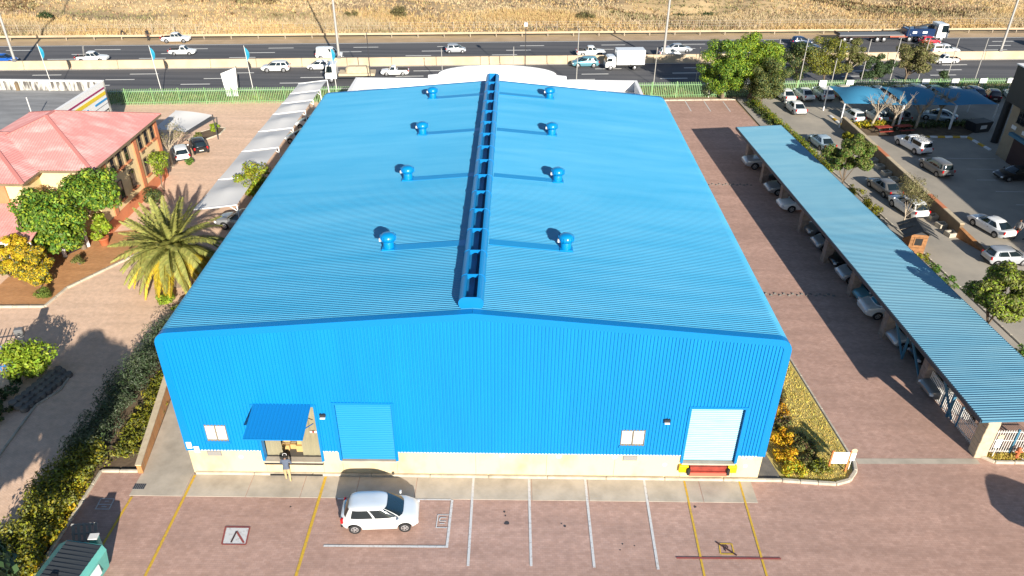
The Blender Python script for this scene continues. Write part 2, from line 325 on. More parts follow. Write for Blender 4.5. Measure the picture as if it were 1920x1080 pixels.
def np_mesh(name, verts, quads, mats, smooth=False, midx=None):
    me = bpy.data.meshes.new(name); nv = len(verts); nf = len(quads); k = quads.shape[1]
    me.vertices.add(nv); me.vertices.foreach_set('co', np.ascontiguousarray(verts, dtype=np.float32).ravel())
    me.loops.add(nf*k); me.loops.foreach_set('vertex_index', np.ascontiguousarray(quads, dtype=np.int32).ravel())
    me.polygons.add(nf); me.polygons.foreach_set('loop_start', np.arange(0, nf*k, k, dtype=np.int32))
    for m in (mats if isinstance(mats, (list, tuple)) else [mats]): me.materials.append(M[m])
    if midx is not None: me.polygons.foreach_set('material_index', midx.astype(np.int32))
    if smooth: me.polygons.foreach_set('use_smooth', np.ones(nf, dtype=bool))
    me.update(calc_edges=True); return me
def sheet(name, poly, z, material, kind='structure', parent=None):
    mb = MB(); mb.add([(p[0], p[1], z) for p in poly], [tuple(range(len(poly)))])
    o = mb.build(name, material, parent)
    if kind: o['kind'] = kind
    return o
def kerb(name, pts, w, h, material='concrete_kerb', piece=1.0, gap=0.015, kind='structure', mats_alt=None, z=0.0, parent=None):
    """kerb stones laid one after another along a line, each its own piece"""
    root = parent
    first = None; k = 0
    for (a, b) in zip(pts[:-1], pts[1:]):
        a = Vector((*a, 0)); b = Vector((*b, 0)); L_ = (b-a).length; n = max(1, round(L_/piece)); d = (b-a)/n; ang = math.atan2(d.y, d.x)
        key = (name, round(d.length, 3), w, h)
        for i in range(n):
            c = a + d*(i+0.5)
            m_ = material if not mats_alt else mats_alt[k % len(mats_alt)]
            kk = key + (m_,)
            if kk not in KERB: KERB[kk] = MB().cbox((0, 0, -0.05), (d.length-gap, w, h+0.05), 0, min(0.03, h*0.3)).mesh('kerb_stone', m_)
            o = bpy.data.objects.new('kerb_stone', KERB[kk]); COL.objects.link(o); o.location = (c.x, c.y, z); o.rotation_euler = (0, 0, ang); o.parent = root
            k += 1
    return root
KERB = {}
# ------------------------------------------------------------------ setting: ground, roads, paving
TH = math.atan(0.078); CT, ST = math.cos(TH), math.sin(TH)
def H(s, t): return (s*CT - t*ST, 76 + s*ST + t*CT)        # highway frame: s along the road, t across it
def strip(s0, s1, t0, t1): return [H(s0, t0), H(s1, t0), H(s1, t1), H(s0, t1)]
sheet('ground', [(-700, -300), (700, -300), H(700, 15.1), H(-700, 15.1)], -0.08, 'soil')
# open veld beyond the highway: gently bumpy terrain
def hump(s, t):
    e = min(1, max(0, (t-22)/14))
    z = 0.55*math.sin(s*0.075+0.6)*math.sin(t*0.11+1.0) + 0.35*math.sin(s*0.19+t*0.13) + 0.18*math.sin(s*0.43-t*0.37) + 0.10*math.sin(s*0.9+2*t)
    g1 = math.exp(-((s-34)/9)**2-((t-33)/5)**2)*-1.6 + math.exp(-((s-8)/14)**2-((t-31)/6)**2)*0.9 + math.exp(-((s+22)/16)**2-((t-34)/6)**2)*0.8
    return -0.03 + e*(z + g1 + 0.012*(t-22))
SS = [-700, -400, -250, -150] + list(np.linspace(-110, 120, 180)) + [160, 250, 400, 700]; TT = [15.0, 17, 19, 21] + list(np.linspace(22, 62, 52)) + [75, 110, 200, 400, 800]
vs = np.array([(*H(s, t), hump(s, min(t, 62)) if t > 15 else -0.03) for t in TT for s in SS]); nS = len(SS)
fs = np.array([(j*nS+i, j*nS+i+1, (j+1)*nS+i+1, (j+1)*nS+i) for j in range(len(TT)-1) for i in range(nS-1)])
tag(link('veld', np_mesh('veld', vs, fs, 'veld_soil', True)), kind='structure')
near_road = sheet('highway', strip(-400, 400, -10.6, 0.25), 0.0, 'asphalt')
far_road = sheet('highway', strip(-400, 400, 0.75, 12.6), 0.0, 'asphalt')
sheet('road_shoulder', strip(-400, 400, 12.6, 15.2), -0.012, 'sand')
sheet('road_verge', strip(-400, 400, -14.9, -10.6), -0.012, 'straw_olive')
def dash_mesh(L_, w, m): return MB().add([(-L_/2, -w/2, 0), (L_/2, -w/2, 0), (L_/2, w/2, 0), (-L_/2, w/2, 0)], [(0, 1, 2, 3)]).mesh('lane_dash', m)
mat('lane_paint', (0.80, 0.78, 0.72), 0.8); mat('lane_yellow', (0.50, 0.38, 0.14), 0.8)
dm = dash_mesh(3.6, 0.24, 'lane_paint'); em = dash_mesh(800, 0.16, 'lane_paint'); ey = dash_mesh(800, 0.16, 'lane_yellow')
for road, ts, ph in ((near_road, (-2.45, -4.85, -7.2), 2.0), (far_road, (10.0, 7.55, 5.1), 5.0)):
    for k, t in enumerate(ts):
        for i in range(-9, 11):
            x, y = H(i*12.2 + ph - k*2.2, t); link('lane_dash', dm, road, (x, y, 0.005), (0, 0, TH))
for road, t, m_ in ((near_road, -0.15, em), (near_road, -9.75, em), (far_road, 12.3, em), (far_road, 2.7, ey)):
    x, y = H(0, t); link('edge_line', m_, road, (x, y, 0.005), (0, 0, TH))

# site paving
sheet('brick_forecourt', [(-19.3, -40), (60, -40), (60, -4.5), (34, 1.2), (31, 1.3), (28.3, 62.5), (14.0, 61.5), (14.0, -0.05), (-19.3, -0.05)], 0.0, 'paving')
sheet('driveway', [(-60, -40), (-21.6, -40), (-21.6, 13), (-14.0, 16), (-14.0, 60.6), (-60, 57)], -0.004, 'paving_drive')
sheet('bed_soil', [(-21.6, -40), (-19.3, -40), (-19.3, 0.1), (-17.2, 0.1), (-14.0, 16), (-21.6, 13)], 0.003, 'garden_soil')
sheet('yard_concrete', [(-14, 34.9), (14.2, 34.9), (14.2, 61.4), (-14, 60)], 0.002, 'concrete_dark')
sheet('parking_lot', [(31.2, 1.3), (34, 1.2), (80, -4), (80, 66.5), (28.6, 62.3)], 0.004, 'asphalt_lot')
# sandy seam between the two drives
sheet('concrete_band', [(20.1, 1.15), (26.6, 1.25), (26.6, 1.65), (20.1, 1.55)], 0.006, 'concrete')
# concrete apron in slabs along the front wall
apron = bpy.data.objects.new('apron', None); COL.objects.link(apron); tag(apron, kind='structure')
xs = [-17.2, -14.55, -11.4, -8.7, -5.95, -3.0, -0.1, 2.85, 5.7, 8.65, 11.4, 14.1]
for a, b in zip(xs[:-1], xs[1:]):
    MB().cbox(((a+b)/2, -0.86, -0.05), (b-a-0.03, 1.5, 0.064), 0, 0.008).build('slab', 'concrete', apron)
plk = bpy.data.objects.new('kerb', None); COL.objects.link(plk); tag(plk, kind='structure')
kerb('kerb', [(-14.4, -0.06), (15.7, -0.12)], 0.16, 0.13, parent=plk, piece=2.9)
kerb('kerb', [(15.7, -0.12), (18.4, -0.32), (19.2, -0.05), (19.75, 0.6), (19.95, 1.4)], 0.2, 0.13, parent=plk, piece=0.8)
kerb('kerb', [(19.95, 1.4), (19.35, 9.5), (18.3, 22)], 0.12, 0.06, parent=plk)
kerb('kerb', [(-19.3, -9), (-19.3, 0.0), (-17.4, 0.02)], 0.16, 0.12, parent=plk)
kerb('kerb', [(-21.6, -8), (-21.6, 9)], 0.12, 0.08, parent=plk)
kerb('kerb', [(-24.9, -3), (-25.2, 1.5), (-25.4, 5.0), (-24.7, 6.4), (-24.8, 7.7)], 0.12, 0.1, parent=plk)
kerb('kerb', [(-33.5, 15.1), (-30.3, 15.2), (-30.0, 17.6), (-25.9, 24.7)], 0.2, 0.12, parent=plk)
kerb('kerb', [(26.8, 1.85), (27.4, 1.35), (33.5, 1.35)], 0.16, 0.14, parent=plk)
kerb('kerb', [(19.3, 61.3), (28.4, 61.9)], 0.25, 0.12, parent=plk)
kerb('kerb', [(30.1, 59.4), (32.8, 38), (34.0, 24), (35.2, 6)], 0.15, 0.1, parent=plk)

# painted markings on the forecourt
LZ = [0]
def line(name, a, b, w, m, z=0.02, parent=None):
    LZ[0] += 1; z += 0.0011*(LZ[0] % 9)          # crossing strokes never share a plane
    a = Vector((*a, 0)); b = Vector((*b, 0)); d = (b-a).normalized(); n = Vector((-d.y, d.x, 0))*w/2
    mb = MB(); mb.add([(a-n)[:2]+(z,), (b-n)[:2]+(z,), (b+n)[:2]+(z,), (a+n)[:2]+(z,)], [(0, 1, 2, 3)])
    o = mb.build(name, m, parent)
    if parent is None: o['kind'] = 'structure'
    return o
for x0, x1, y1 in ((-0.12, -0.10, -5.55), (2.72, 2.76, -5.52), (5.6, 5.62, -5.56), (8.62, 8.5, -5.62)):
    line('parking_line', (x0, -0.15), (x1, y1), 0.12, 'line_white')
line('parking_line', (-6.86, -4.53), (-1.08, -4.5), 0.12, 'line_white'); line('parking_line', (-1.14, -4.56), (-1.1, -1.66), 0.12, 'line_white')
line('parking_line', (-6.8, -1.68), (-1.16, -1.66), 0.08, 'line_white', 0.024)
line('loading_line', (-14.4, -0.2), (-14.42, -6.9), 0.13, 'line_yellow'); line('loading_line', (-7.7, -0.2), (-7.74, -6.9), 0.14, 'line_yellow')
line('loading_line', (10.68, -0.2), (10.5, -6.9), 0.10, 'line_yellow'); line('loading_line', (13.5, -0.2), (13.3, -6.9), 0.10, 'line_yellow')
line('loading_line', (-17.0, -1.68), (-17.15, -6.4), 0.12, 'line_yellow')
line('stop_line', (9.43, -4.97), (14.24, -4.95), 0.1, 'line_red', 0.026)
for a, b in (((-1.72, -2.62), (-1.2, -2.62)), ((-1.72, -2.62), (-1.74, -3.42)), ((-1.74, -3.40), (-1.2, -3.40)), ((-1.6, -2.8), (-1.3, -2.8)), ((-1.6, -2.8), (-1.62, -3.0)), ((-1.62, -3.0), (-1.3, -3.0)), ((-1.6, -3.15), (-1.35, -3.15))):
    line('bay_stencil', a, b, 0.05, 'line_white', 0.022)
sheet('bay_marking', [(-11.56, -4.46), (-10.52, -4.46), (-10.64, -3.54), (-11.69, -3.54)], 0.018, 'line_white')
for a, b, m_, w in (((-11.6, -4.5), (-10.48, -4.5), 'line_red', .07), ((-11.75, -3.5), (-10.6, -3.5), 'line_red', .07), ((-11.6, -4.5), (-11.75, -3.5), 'line_red', .07), ((-10.48, -4.5), (-10.6, -3.5), 'line_red', .07),
                    ((-11.15, -3.75), (-10.6, -4.42), 'line_red', .09), ((-11.15, -3.75), (-11.2, -4.4), 'line_dark', .08)):
    line('bay_marking', a, b, w, m_, 0.023)
for a, b in (((11.55, -4.14), (12.2, -4.14)), ((11.52, -4.72), (12.15, -4.72)), ((11.58, -4.14), (11.52, -4.72)), ((12.17, -4.14), (12.15, -4.72))):
    line('bay_stencil', a, b, 0.06, 'line_yellow', 0.022)
line('bay_stencil', (11.45, -4.05), (12.25, -4.80), 0.09, 'line_dark', 0.026)
for a, b in (((-18.46, -1.85), (-17.8, -1.85)), ((-18.46, -2.5), (-17.75, -2.5)), ((-18.46, -1.85), (-18.42, -2.5)), ((-17.8, -1.85), (-17.75, -2.5)), ((-18.46, -2.2), (-17.8, -2.2)), ((-18.2, -2.0), (-18.0, -2.0)), ((-18.2, -2.35), (-17.95, -2.35))):
    line('bay_stencil', a, b, 0.05, 'line_white', 0.022)
for x in (19.82, 22.21, 24.48, 26.75): line('parking_line', (x, 61.2), (x+0.02, 57.5), 0.12, 'line_white', 0.012)
for (a, b) in (((45.2, 43.9), (50.2, 43.9)), ((45.9, 41.2), (50.5, 41.2)), ((45.6, 38.6), (49, 38.6)), ((46.0, 36.0), (51.5, 36.0)), ((46.3, 33.2), (50, 33.2)), ((47, 30.6), (52, 30.6)), ((48, 27.6), (52, 27.6))):
    line('parking_line', a, b, 0.11, 'line_white', 0.012)
# drain grate
dr = tag(MB().box(-17.2, -16.62, -1.2, -0.85, 0.012, 0.03).build('drain_grate', 'grey_metal'), 'dark square drain grate set in the concrete apron', 'drain')
for i in range(6): MB().box(-17.16+i*0.095, -17.12+i*0.095, -1.18, -0.87, 0.03, 0.04).build('grate_bar', 'charcoal', dr)
# traffic spikes across the side drive
for (x0, x1, y) in ((19.6, 24.2, 36.9), (19.9, 25.3, 17.85)):
    sp = tag(bpy.data.objects.new('spike_strip', None), 'row of small grey road spikes across the drive nearer the ' + ('green fence' if y > 30 else 'forecourt'), 'spike strip', 'spike strips across the drive'); COL.objects.link(sp)
    n = int((x1-x0)/0.32); me = MB().add([(-0.12, -0.1, 0), (0.12, -0.1, 0), (0.12, 0.1, 0), (-0.12, 0.1, 0), (0, 0.0, 0.10)], [(0, 3, 2, 1), (0, 1, 4), (1, 2, 4), (2, 3, 4), (3, 0, 4)]).mesh('spike', 'concrete_dark')
    for i in range(n): link('spike', me, sp, (x0+i*0.32, y+0.1*(-1)**i, 0.0))

# ------------------------------------------------------------------ blue warehouse
W2, HE, HR, LEN = 14.5, 8.75, 10.04, 35.0
SL = (HR-HE)/W2; mat('blue_flash', (0.01, 0.27, 0.58), 0.4)
def zroof(x): return HR - SL*abs(x)
wh = thing('warehouse', 'large blue corrugated steel warehouse with ridge ventilator and cream plinth', 'warehouse')
FR = 0.6; TL = FR*math.tan((PI/2-math.atan(SL))/2)
def section(sg, off=0.0, zend=None):
    """outer profile of half the roof in (x, z) with normals, ridge to wall"""
    th = math.atan(SL); pts = []
    xe = W2 - TL*math.cos(th)
    for k in range(3):
        x = xe*k/2; pts.append((x, zroof(x), math.sin(th), math.cos(th)))
    cx, cz = W2-FR, HE-TL
    for k in range(1, 8):
        a = (PI/2-th) * (1-k/7); pts.append((cx+FR*math.cos(a), cz+FR*math.sin(a), math.cos(a), math.sin(a)))
    if zend is not None: pts.append((W2, zend, 1, 0))
    return [(sg*(x+nx*off), z+nz*off, sg*nx, nz) for x, z, nx, nz in pts]
PITCH, RH = 0.16, 0.046
def rib_rows(a, b, prof=((0.0, 0), (0.05, 0), (0.08, 1), (0.13, 1)), pitch=PITCH):
    out = []; y = a
    while y < b:
        for dy, h in prof:
            if y+dy <= b: out.append((y+dy, h))
        y += pitch
    out.append((b, 0)); return out
for sg in (-1, 1):
    sec = section(sg, 0, HE-TL-0.05); rows = rib_rows(0.3, LEN-0.1); n = len(sec)
    v = np.array([(x+nx*RH*h, y, z+nz*RH*h) for y, h in rows for x, z, nx, nz in sec])
    f = np.array([(j*n+i, j*n+i+1, (j+1)*n+i+1, (j+1)*n+i) if sg < 0 else (j*n+i, (j+1)*n+i, (j+1)*n+i+1, j*n+i+1) for j in range(len(rows)-1) for i in range(n-1)])
    link('roof_sheeting', np_mesh('roof_sheeting', v, f, 'blue_roof'), wh)
# gable and corner flashings follow the rounded eaves
for (y0, y1, nm) in ((-0.07, 0.30, 'barge_flashing'), (LEN-0.2, LEN+0.05, 'barge_flashing')):
    mb = MB()
    for sg in (-1, 1):
        so = section(sg, 0.055, 1.62); si = section(sg, -0.30, 1.62)
        for (a, b, ai, bi) in zip(so[:-1], so[1:], si[:-1], si[1:]):
            mb.quad((a[0], y0, a[1]), (b[0], y0, b[1]), (b[0], y1, b[1]), (a[0], y1, a[1]))
            yy = y0 if y0 < 1 else y1
            mb.quad((a[0], yy, a[1]), (b[0], yy, b[1]), (bi[0], yy, bi[1]), (ai[0], yy, ai[1]))
            mb.quad((ai[0], yy, ai[1]), (bi[0], yy, bi[1]), (bi[0], yy+0.06, bi[1]), (ai[0], yy+0.06, ai[1]))
    mb.build(nm, 'blue_trim', wh)
MB().box(-.07, .07, -.074, -.07, HR-.30, HR+.04).build('apex_cover', 'blue_trim', wh)
# front wall sheeting with openings; x, z windows of the openings
OPEN = [(-10.68, -7.80, 0.95, 4.55), (-6.76, -4.03, 1.04, 4.72), (10.48, 13.08, 1.13, 4.70), (-13.34, -12.33, 2.32, 3.26), (7.26, 8.38, 2.32, 3.24)]
def clad(name, u0, u1, ztop, place, openings, pitch=0.165):
    prof = ((0.0, 0), (0.104, 0), (0.112, 1), (0.153, 1)); rows = rib_rows(u0, u1, prof, pitch); v = []; f = []
    for (a, ha), (b, hb) in zip(rows[:-1], rows[1:]):
        m_ = (a+b)/2; iv = [(1.60, ztop(m_))]
        for (x0, x1, z0, z1) in openings:
            if x0 < m_ < x1:
                new = []
                for (p, q) in iv:
                    if z0 > p: new.append((p, min(q, z0)))
                    if z1 < q: new.append((max(p, z1), q))
                iv = [(p, q) for p, q in new if q-p > 0.01]
        for p, q in iv:
            k = len(v); v += [place(a, ha, p), place(b, hb, p), place(b, hb, q), place(a, ha, q)]; f.append((k, k+1, k+2, k+3))
    return link(name, np_mesh(name, np.array(v), np.array(f), 'blue_wall'), wh)
clad('wall_sheeting', -W2+0.02, W2-0.02, lambda x: min(zroof(x)-0.1, HE-0.25 + 0.0*x) if abs(x) > 14.2 else zroof(x)-0.1, lambda x, h, z: (x, -0.02-0.042*h, z), OPEN)
clad('wall_sheeting', 0.05, LEN, lambda y: HE-TL, lambda y, h, z: (W2-0.03+0.028*h, y, z), [])
clad('wall_sheeting', 0.05, LEN, lambda y: HE-TL, lambda y, h, z: (-W2+0.03-0.028*h, LEN+0.05-y, z), [])
MB().box(-W2+0.05, W2-0.05, LEN-0.12, LEN-0.02, 0, HE-0.2).add([(-14, LEN-0.02, HE-0.2), (14, LEN-0.02, HE-0.2), (0, LEN-0.02, HR-0.1)], [(0, 1, 2)]).build('rear_wall', 'blue_wall', wh)
# cream plinth: panels between joints, lower under the doors
def plinth(x0, x1, z1): return MB().box(x0+0.006, x1-0.006, 0.0, 0.24, 0.0, z1).build('plinth_panel', 'cream', wh)
for x0, x1, z1 in ((-14.5, -10.70, 1.60), (-10.70, -7.78, 0.90), (-7.78, -6.78, 1.60), (-6.78, -4.01, 0.98), (-4.01, 0.0, 1.60), (0.0, 3.6, 1.6), (3.6, 7.05, 1.60), (7.05, 10.46, 1.60), (10.46, 13.10, 1.05), (13.10, 14.48, 1.60)):
    plinth(x0, x1, z1)
for sg in (-1, 1): MB().box(sg*14.48-0.1, sg*14.48+0.02 if sg > 0 else -14.28, 0.25, LEN-0.14, 0, 1.6).build('side_plinth', 'cream', wh)
MB().box(-14.49, -10.72, -0.03, 0.0, 1.60, 1.63).box(-7.76, -6.80, -0.03, 0.0, 1.60, 1.63).box(-3.99, 10.44, -0.03, 0.0, 1.60, 1.63).box(13.12, 14.49, -0.03, 0.0, 1.60, 1.63).build('drip_flashing', 'sign_white', wh)
# door jambs and heads
for x0, x1, z0, z1 in OPEN[:3]:
    jm = MB()
    jm.box(x0-0.13, x0, -0.075, 0.28, z0, z1+0.13).box(x1, x1+0.13, -0.075, 0.28, z0, z1+0.13).box(x0, x1, -0.075, 0.28, z1, z1+0.13)
    jm.build('door_frame', 'blue_trim', wh)
    MB().box(x0-0.05, x1+0.05, -0.1, 0.26, z0-0.10, z0-0.001).build('door_sill', 'concrete', wh)
def roller(x0, x1, z0, z1, y, m_, nm):
    d = MB(); n = int((z1-z0)/0.12); dz = (z1-z0)/n
    for i in range(n):
        z = z0+i*dz
        prof = [(y, z), (y-0.045, z+dz*0.15), (y-0.055, z+dz*0.5), (y-0.02, z+dz*0.9), (y, z+dz)]
        for (ya, za), (yb, zb) in zip(prof[:-1], prof[1:]): d.quad((x0, ya, za), (x1, ya, za), (x1, yb, zb), (x0, yb, zb))
    o = d.build('roller_door', m_, wh); o['label'] = nm
    MB().box(x0, x1, y-0.045, y+0.01, z0-0.001, z0+0.07).build('bottom_rail', 'grey_metal' if 'mid' in nm else m_, o)
roller(-6.74, -4.05, 1.10, 4.70, 0.02, 'blue_door', 'mid blue closed roller door')
roller(10.5, 13.06, 1.18, 4.68, 0.16, 'blue_faded_glare', 'faded pale blue closed roller door with sun reflections in its colour')
# loading bay behind the open door
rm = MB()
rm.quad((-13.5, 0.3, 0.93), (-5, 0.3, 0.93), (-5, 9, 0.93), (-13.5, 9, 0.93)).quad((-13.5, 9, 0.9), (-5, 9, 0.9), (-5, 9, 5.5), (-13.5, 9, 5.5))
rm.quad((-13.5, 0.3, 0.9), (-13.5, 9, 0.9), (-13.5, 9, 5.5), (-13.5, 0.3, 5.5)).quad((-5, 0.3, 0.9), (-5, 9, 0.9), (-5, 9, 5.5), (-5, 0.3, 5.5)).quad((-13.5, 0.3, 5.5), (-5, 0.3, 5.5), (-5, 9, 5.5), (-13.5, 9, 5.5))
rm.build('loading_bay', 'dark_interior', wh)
sm = MB().box(-0.145, 0.145, -0.004, 0.004, 0, 3.5).mesh('curtain_strip', 'pvc_strip')
for i in range(11):
    x = -10.52+i*0.262
    if 3 <= i <= 6: continue
    link('curtain_strip', sm, wh, (x, 0.34+0.012*(i % 2), 0.98), (0.03*(i % 3-1), 0, 0.10*(i % 2)))
for i in range(8): MB().box(-8.75+i*0.115, -8.64+i*0.115, 0.30, 0.325, 2.55, 2.66).build('barrier_tape', 'line_red' if i % 2 else 'sign_white', wh)
for i, (x, y, z, s) in enumerate(((-9.85, 0.9, 0.93, .42), (-9.42, 1.0, 0.93, .38), (-9.0, 0.85, 0.93, .5), (-9.02, 0.9, 1.34, .36), (-9.8, 1.1, 1.3, .34))):
    bx = MB().cbox((0, 0, 0), (s, s*0.9, s*0.8)).build('carton', 'carton'); bx.location = (x, y, z)
    tag(bx, ('brown carton inside the open loading door, ' + ('leftmost on the floor', 'second from left on the floor', 'largest of the cartons', 'stacked on the largest carton', 'stacked at the left')[i]), 'carton', 'cartons inside the loading door')
    MB().box(-s*0.5-.002, s*0.5+.002, -0.03, 0.03, s*0.8, s*0.8+0.004).build('tape', 'stone_cream', bx)
# steel canopy over the open door
cn = MB(); rows = rib_rows(-10.72, -7.95, ((0.0, 0), (0.11, 0), (0.125, 1), (0.155, 1)), 0.175)
for (a, ha), (b, hb) in zip(rows[:-1], rows[1:]):
    cn.quad((a-0.02, -1.8, 4.08+0.028*ha), (b-0.02, -1.8, 4.08+0.028*hb), (b+0.05, -0.05, 4.70+0.028*hb), (a+0.05, -0.05, 4.70+0.028*ha))
can = cn.build('canopy', 'blue_canopy', wh); can['label'] = 'sloping blue corrugated canopy over the open loading door'
for x in (-10.7, -7.97): MB().bar((x, -1.78, 4.03), (x+0.05, -0.05, 4.64), 0.05).bar((x, -1.2, 4.2), (x+0.04, -0.06, 3.5), 0.04).build('bracket', 'blue_trim', can)
MB().bar((-10.74, -1.8, 4.05), (-7.95, -1.8, 4.05), 0.05, 0.07).build('gutter', 'blue_trim', can)
# windows
for x0, x1, z0, z1 in OPEN[3:]:
    w = MB(); y = 0.02
    for a, b, c, d in ((x0-.04, x1+.04, z0-.05, z0), (x0-.04, x1+.04, z1, z1+.05), (x0-.04, x0, z0, z1), (x1, x1+.04, z0, z1), ((x0+x1)/2-.025, (x0+x1)/2+.025, z0, z1)): w.box(a, b, -0.06, y+0.06, c, d)
    wo_ = w.build('window', 'window_frame', wh)
    for a, b in ((x0, (x0+x1)/2-.025), ((x0+x1)/2+.025, x1)):
        MB().box(a, b, y-0.01, y, z0, z1).build('pane', 'window_white', wo_)
        if x0 > 0:
            for i in range(4): MB().box(a+0.1+i*0.12, a+0.11+i*0.12, y-0.03, y-0.015, z0, z1).build('burglar_bar', 'pole_metal', wo_)
    MB().box(x0-.1, x1+.1, -0.075, -0.05, z0-.22, z0-.06).build('sill_flashing', 'blue_trim', wo_)
# wall lights, grilles, signs, numbers
for x, z in ((-7.38, 4.0), (9.36, 3.92)):
    l = MB().box(x-.14, x+.14, -0.16, -0.03, z, z+.14).build('wall_light', 'charcoal', wh)
    MB().box(x-.12, x+.12, -0.24, -0.14, z-.06, z-.01).build('diffuser', 'lamp_clear', l)
for x, z in ((-13.2, 1.37), (7.8, 1.36)):
    g = MB().box(x-.36, x+.36, -0.015, 0.0, z-.16, z+.16).build('air_grille', 'grey_metal', wh)
    for i in range(5): MB().box(x-.33, x+.33, -0.03, -0.013, z-.13+i*.06, z-.10+i*.06).build('louvre', 'pole_metal', g)
for x, z, w_, h_ in ((-14.33, 1.98, .26, .42), (-14.0, 1.70, .26, .42)):
    s_ = MB().box(x-w_/2, x+w_/2, -0.09, -0.075, z-h_/2, z+h_/2).build('notice_board', 'sign_white', wh)
    if z > 1.8:
        ring = MB()
        for k in range(12):
            a0, a1 = 2*PI*k/12, 2*PI*(k+1)/12
            ring.quad((x+.07*math.cos(a0), -0.093, z-.04+.07*math.sin(a0)), (x+.07*math.cos(a1), -0.093, z-.04+.07*math.sin(a1)), (x+.095*math.cos(a1), -0.093, z-.04+.095*math.sin(a1)), (x+.095*math.cos(a0), -0.093, z-.04+.095*math.sin(a0)))
        ring.build('ban_ring', 'text_red', s_)
def text(body, size, material, loc, rot, parent=None, name='lettering'):
    cu = bpy.data.curves.new(name, 'FONT'); cu.body = body; cu.size = size; cu.align_x = 'CENTER'; cu.align_y = 'CENTER'; cu.extrude = 0.002
    t = bpy.data.objects.new(name, cu); COL.objects.link(t); bpy.context.view_layer.update()
    me = bpy.data.meshes.new_from_object(t.evaluated_get(bpy.context.evaluated_depsgraph_get())); bpy.data.objects.remove(t)
    me.materials.clear(); me.materials.append(M[material])
    return link(name, me, parent, loc, rot)
def disc_xz(r, n=14): return [(r*math.cos(2*PI*k/n), r*math.sin(2*PI*k/n)) for k in range(n)]
for x, ch in ((1.33, '4'), (4.21, '5'), (7.02, '6')):
    n_ = MB().prism_xz([(x+a, 1.43+b) for a, b in disc_xz(.13)], -0.012, 0.0).build('bay_number', 'sign_white', wh)
    text(ch, 0.22, 'text_blue', (x, -0.016, 1.43), (PI/2, 0, 0), n_)
for x, z in ((-11.9, 1.15), (9.6, 0.95), (13.7, 0.92)): MB().prism_xz([(x+a, z+b) for a, b in disc_xz(.11)], -0.012, 0.0).build('bay_number', 'sign_white', wh)
MB().box(13.42, 13.95, -0.012, 0, 1.42, 1.57).build('notice_board', 'sign_white', wh); MB().box(13.62, 13.68, -0.016, -0.012, 1.42, 1.52).build('arrow', 'text_red', wh)
text('R', .52, 'line_dark', (11.87, -4.43, .04), (0, 0, 0), None, 'bay_letter')['kind'] = 'structure'
# dock leveller under the pale door
dk = thing('dock_leveller', 'red steel dock leveller between yellow bumpers under the pale roller door', 'dock leveller', (11.78, 0, 0))
MB().box(-0.92, 0.92, -0.22, -0.004, 0.62, 1.03).build('frame', 'red_steel', dk); MB().box(-0.97, 0.97, -0.34, -0.22, 0.50, 0.72).build('lip', 'red_steel_light', dk)
MB().box(-0.97, 0.97, -0.30, -0.224, 0.72, 0.76).build('hinge', 'red_steel', dk)
for sx in (-1, 1):
    MB().cbox((sx*1.23, -0.11, 0.62), (0.46, 0.21, 0.42), 0, 0.02).build('yellow_bumper_block', 'yellow_paint', dk); MB().cbox((sx*1.0, -0.3, 0.60), (0.16, 0.16, 0.38), 0, 0.03).build('rubber_bumper', 'tyre', dk)
MB().box(-10.75, -7.75, -0.09, -0.002, 0.72, 0.85).build('rubber_buffer', 'black', wh)
MB().box(-10.55, -7.85, -0.16, -0.145, 0.02, 0.125).build('rubber_buffer', 'black', wh)
# ridge ventilator: two curved wings, open throat, cross plates, rounded end caps
rv = thing('ridge_ventilator', None, None, (-0.08, 0, HR-0.06)); rv.parent = wh
RVW, RVH, Y0, Y1 = 0.57, 0.66, 0.45, LEN+0.1
prof = [(RVW-0.30+0.30*math.sin(a), RVH/2 - RVH/2*math.cos(a)) for a in np.linspace(0, PI, 11)]
for sg in (-1, 1):
    mb = MB()
    for (a, b) in zip(prof[:-1], prof[1:]): mb.quad((sg*a[0], Y0, a[1]), (sg*b[0], Y0, b[1]), (sg*b[0], Y1, b[1]), (sg*a[0], Y1, a[1]))
    mb.quad((sg*prof[-1][0], Y0, prof[-1][1]), (sg*(prof[-1][0]-0.03), Y0, prof[-1][1]-0.14), (sg*(prof[-1][0]-0.03), Y1, prof[-1][1]-0.14), (sg*prof[-1][0], Y1, prof[-1][1]))
    mb.build('wing', 'blue_vent', rv, smooth=50)
mb = MB().quad((-0.5, Y0, 0.14), (-0.5, Y1, 0.14), (0.5, Y1, 0.14), (0.5, Y0, 0.14)); mb.quad((0.04, Y0, 0.14), (0.04, Y1, 0.14), (0.10, Y1, 0.42), (0.10, Y0, 0.42)).quad((-0.28, Y0, 0.14), (-0.28, Y1, 0.14), (-0.3, Y1, 0.6), (-0.3, Y0, 0.6)).quad((0.28, Y0, 0.14), (0.28, Y1, 0.14), (0.3, Y1, 0.6), (0.3, Y0, 0.6))
mb.build('throat', 'blue_dark', rv)
full = prof + [(-x, z) for x, z in prof[::-1]]
for y in (Y0, Y1): MB().prism_xz(full, y-0.03, y).build('end_cap', 'blue_trim', rv)
plate = MB().prism_xz([(-0.30, 0.62), (0.30, 0.62), (0.26, 0.36), (0.05, 0.5), (-0.05, 0.5), (-0.26, 0.36)], -0.012, 0.012).box(-0.31, 0.31, -0.02, 0.02, 0.62, 0.655).mesh('cross_plate', 'blue_trim')
seam = MB()
for (a, b) in zip(prof[4:-1], prof[5:]): seam.bar((a[0]+.004, 0, a[1]+.002), (b[0]+.004, 0, b[1]+.002), 0.05, 0.015, (0, 1, 0))
seam = seam.mesh('seam', 'blue_trim')
k = 0; y = Y0+2.0
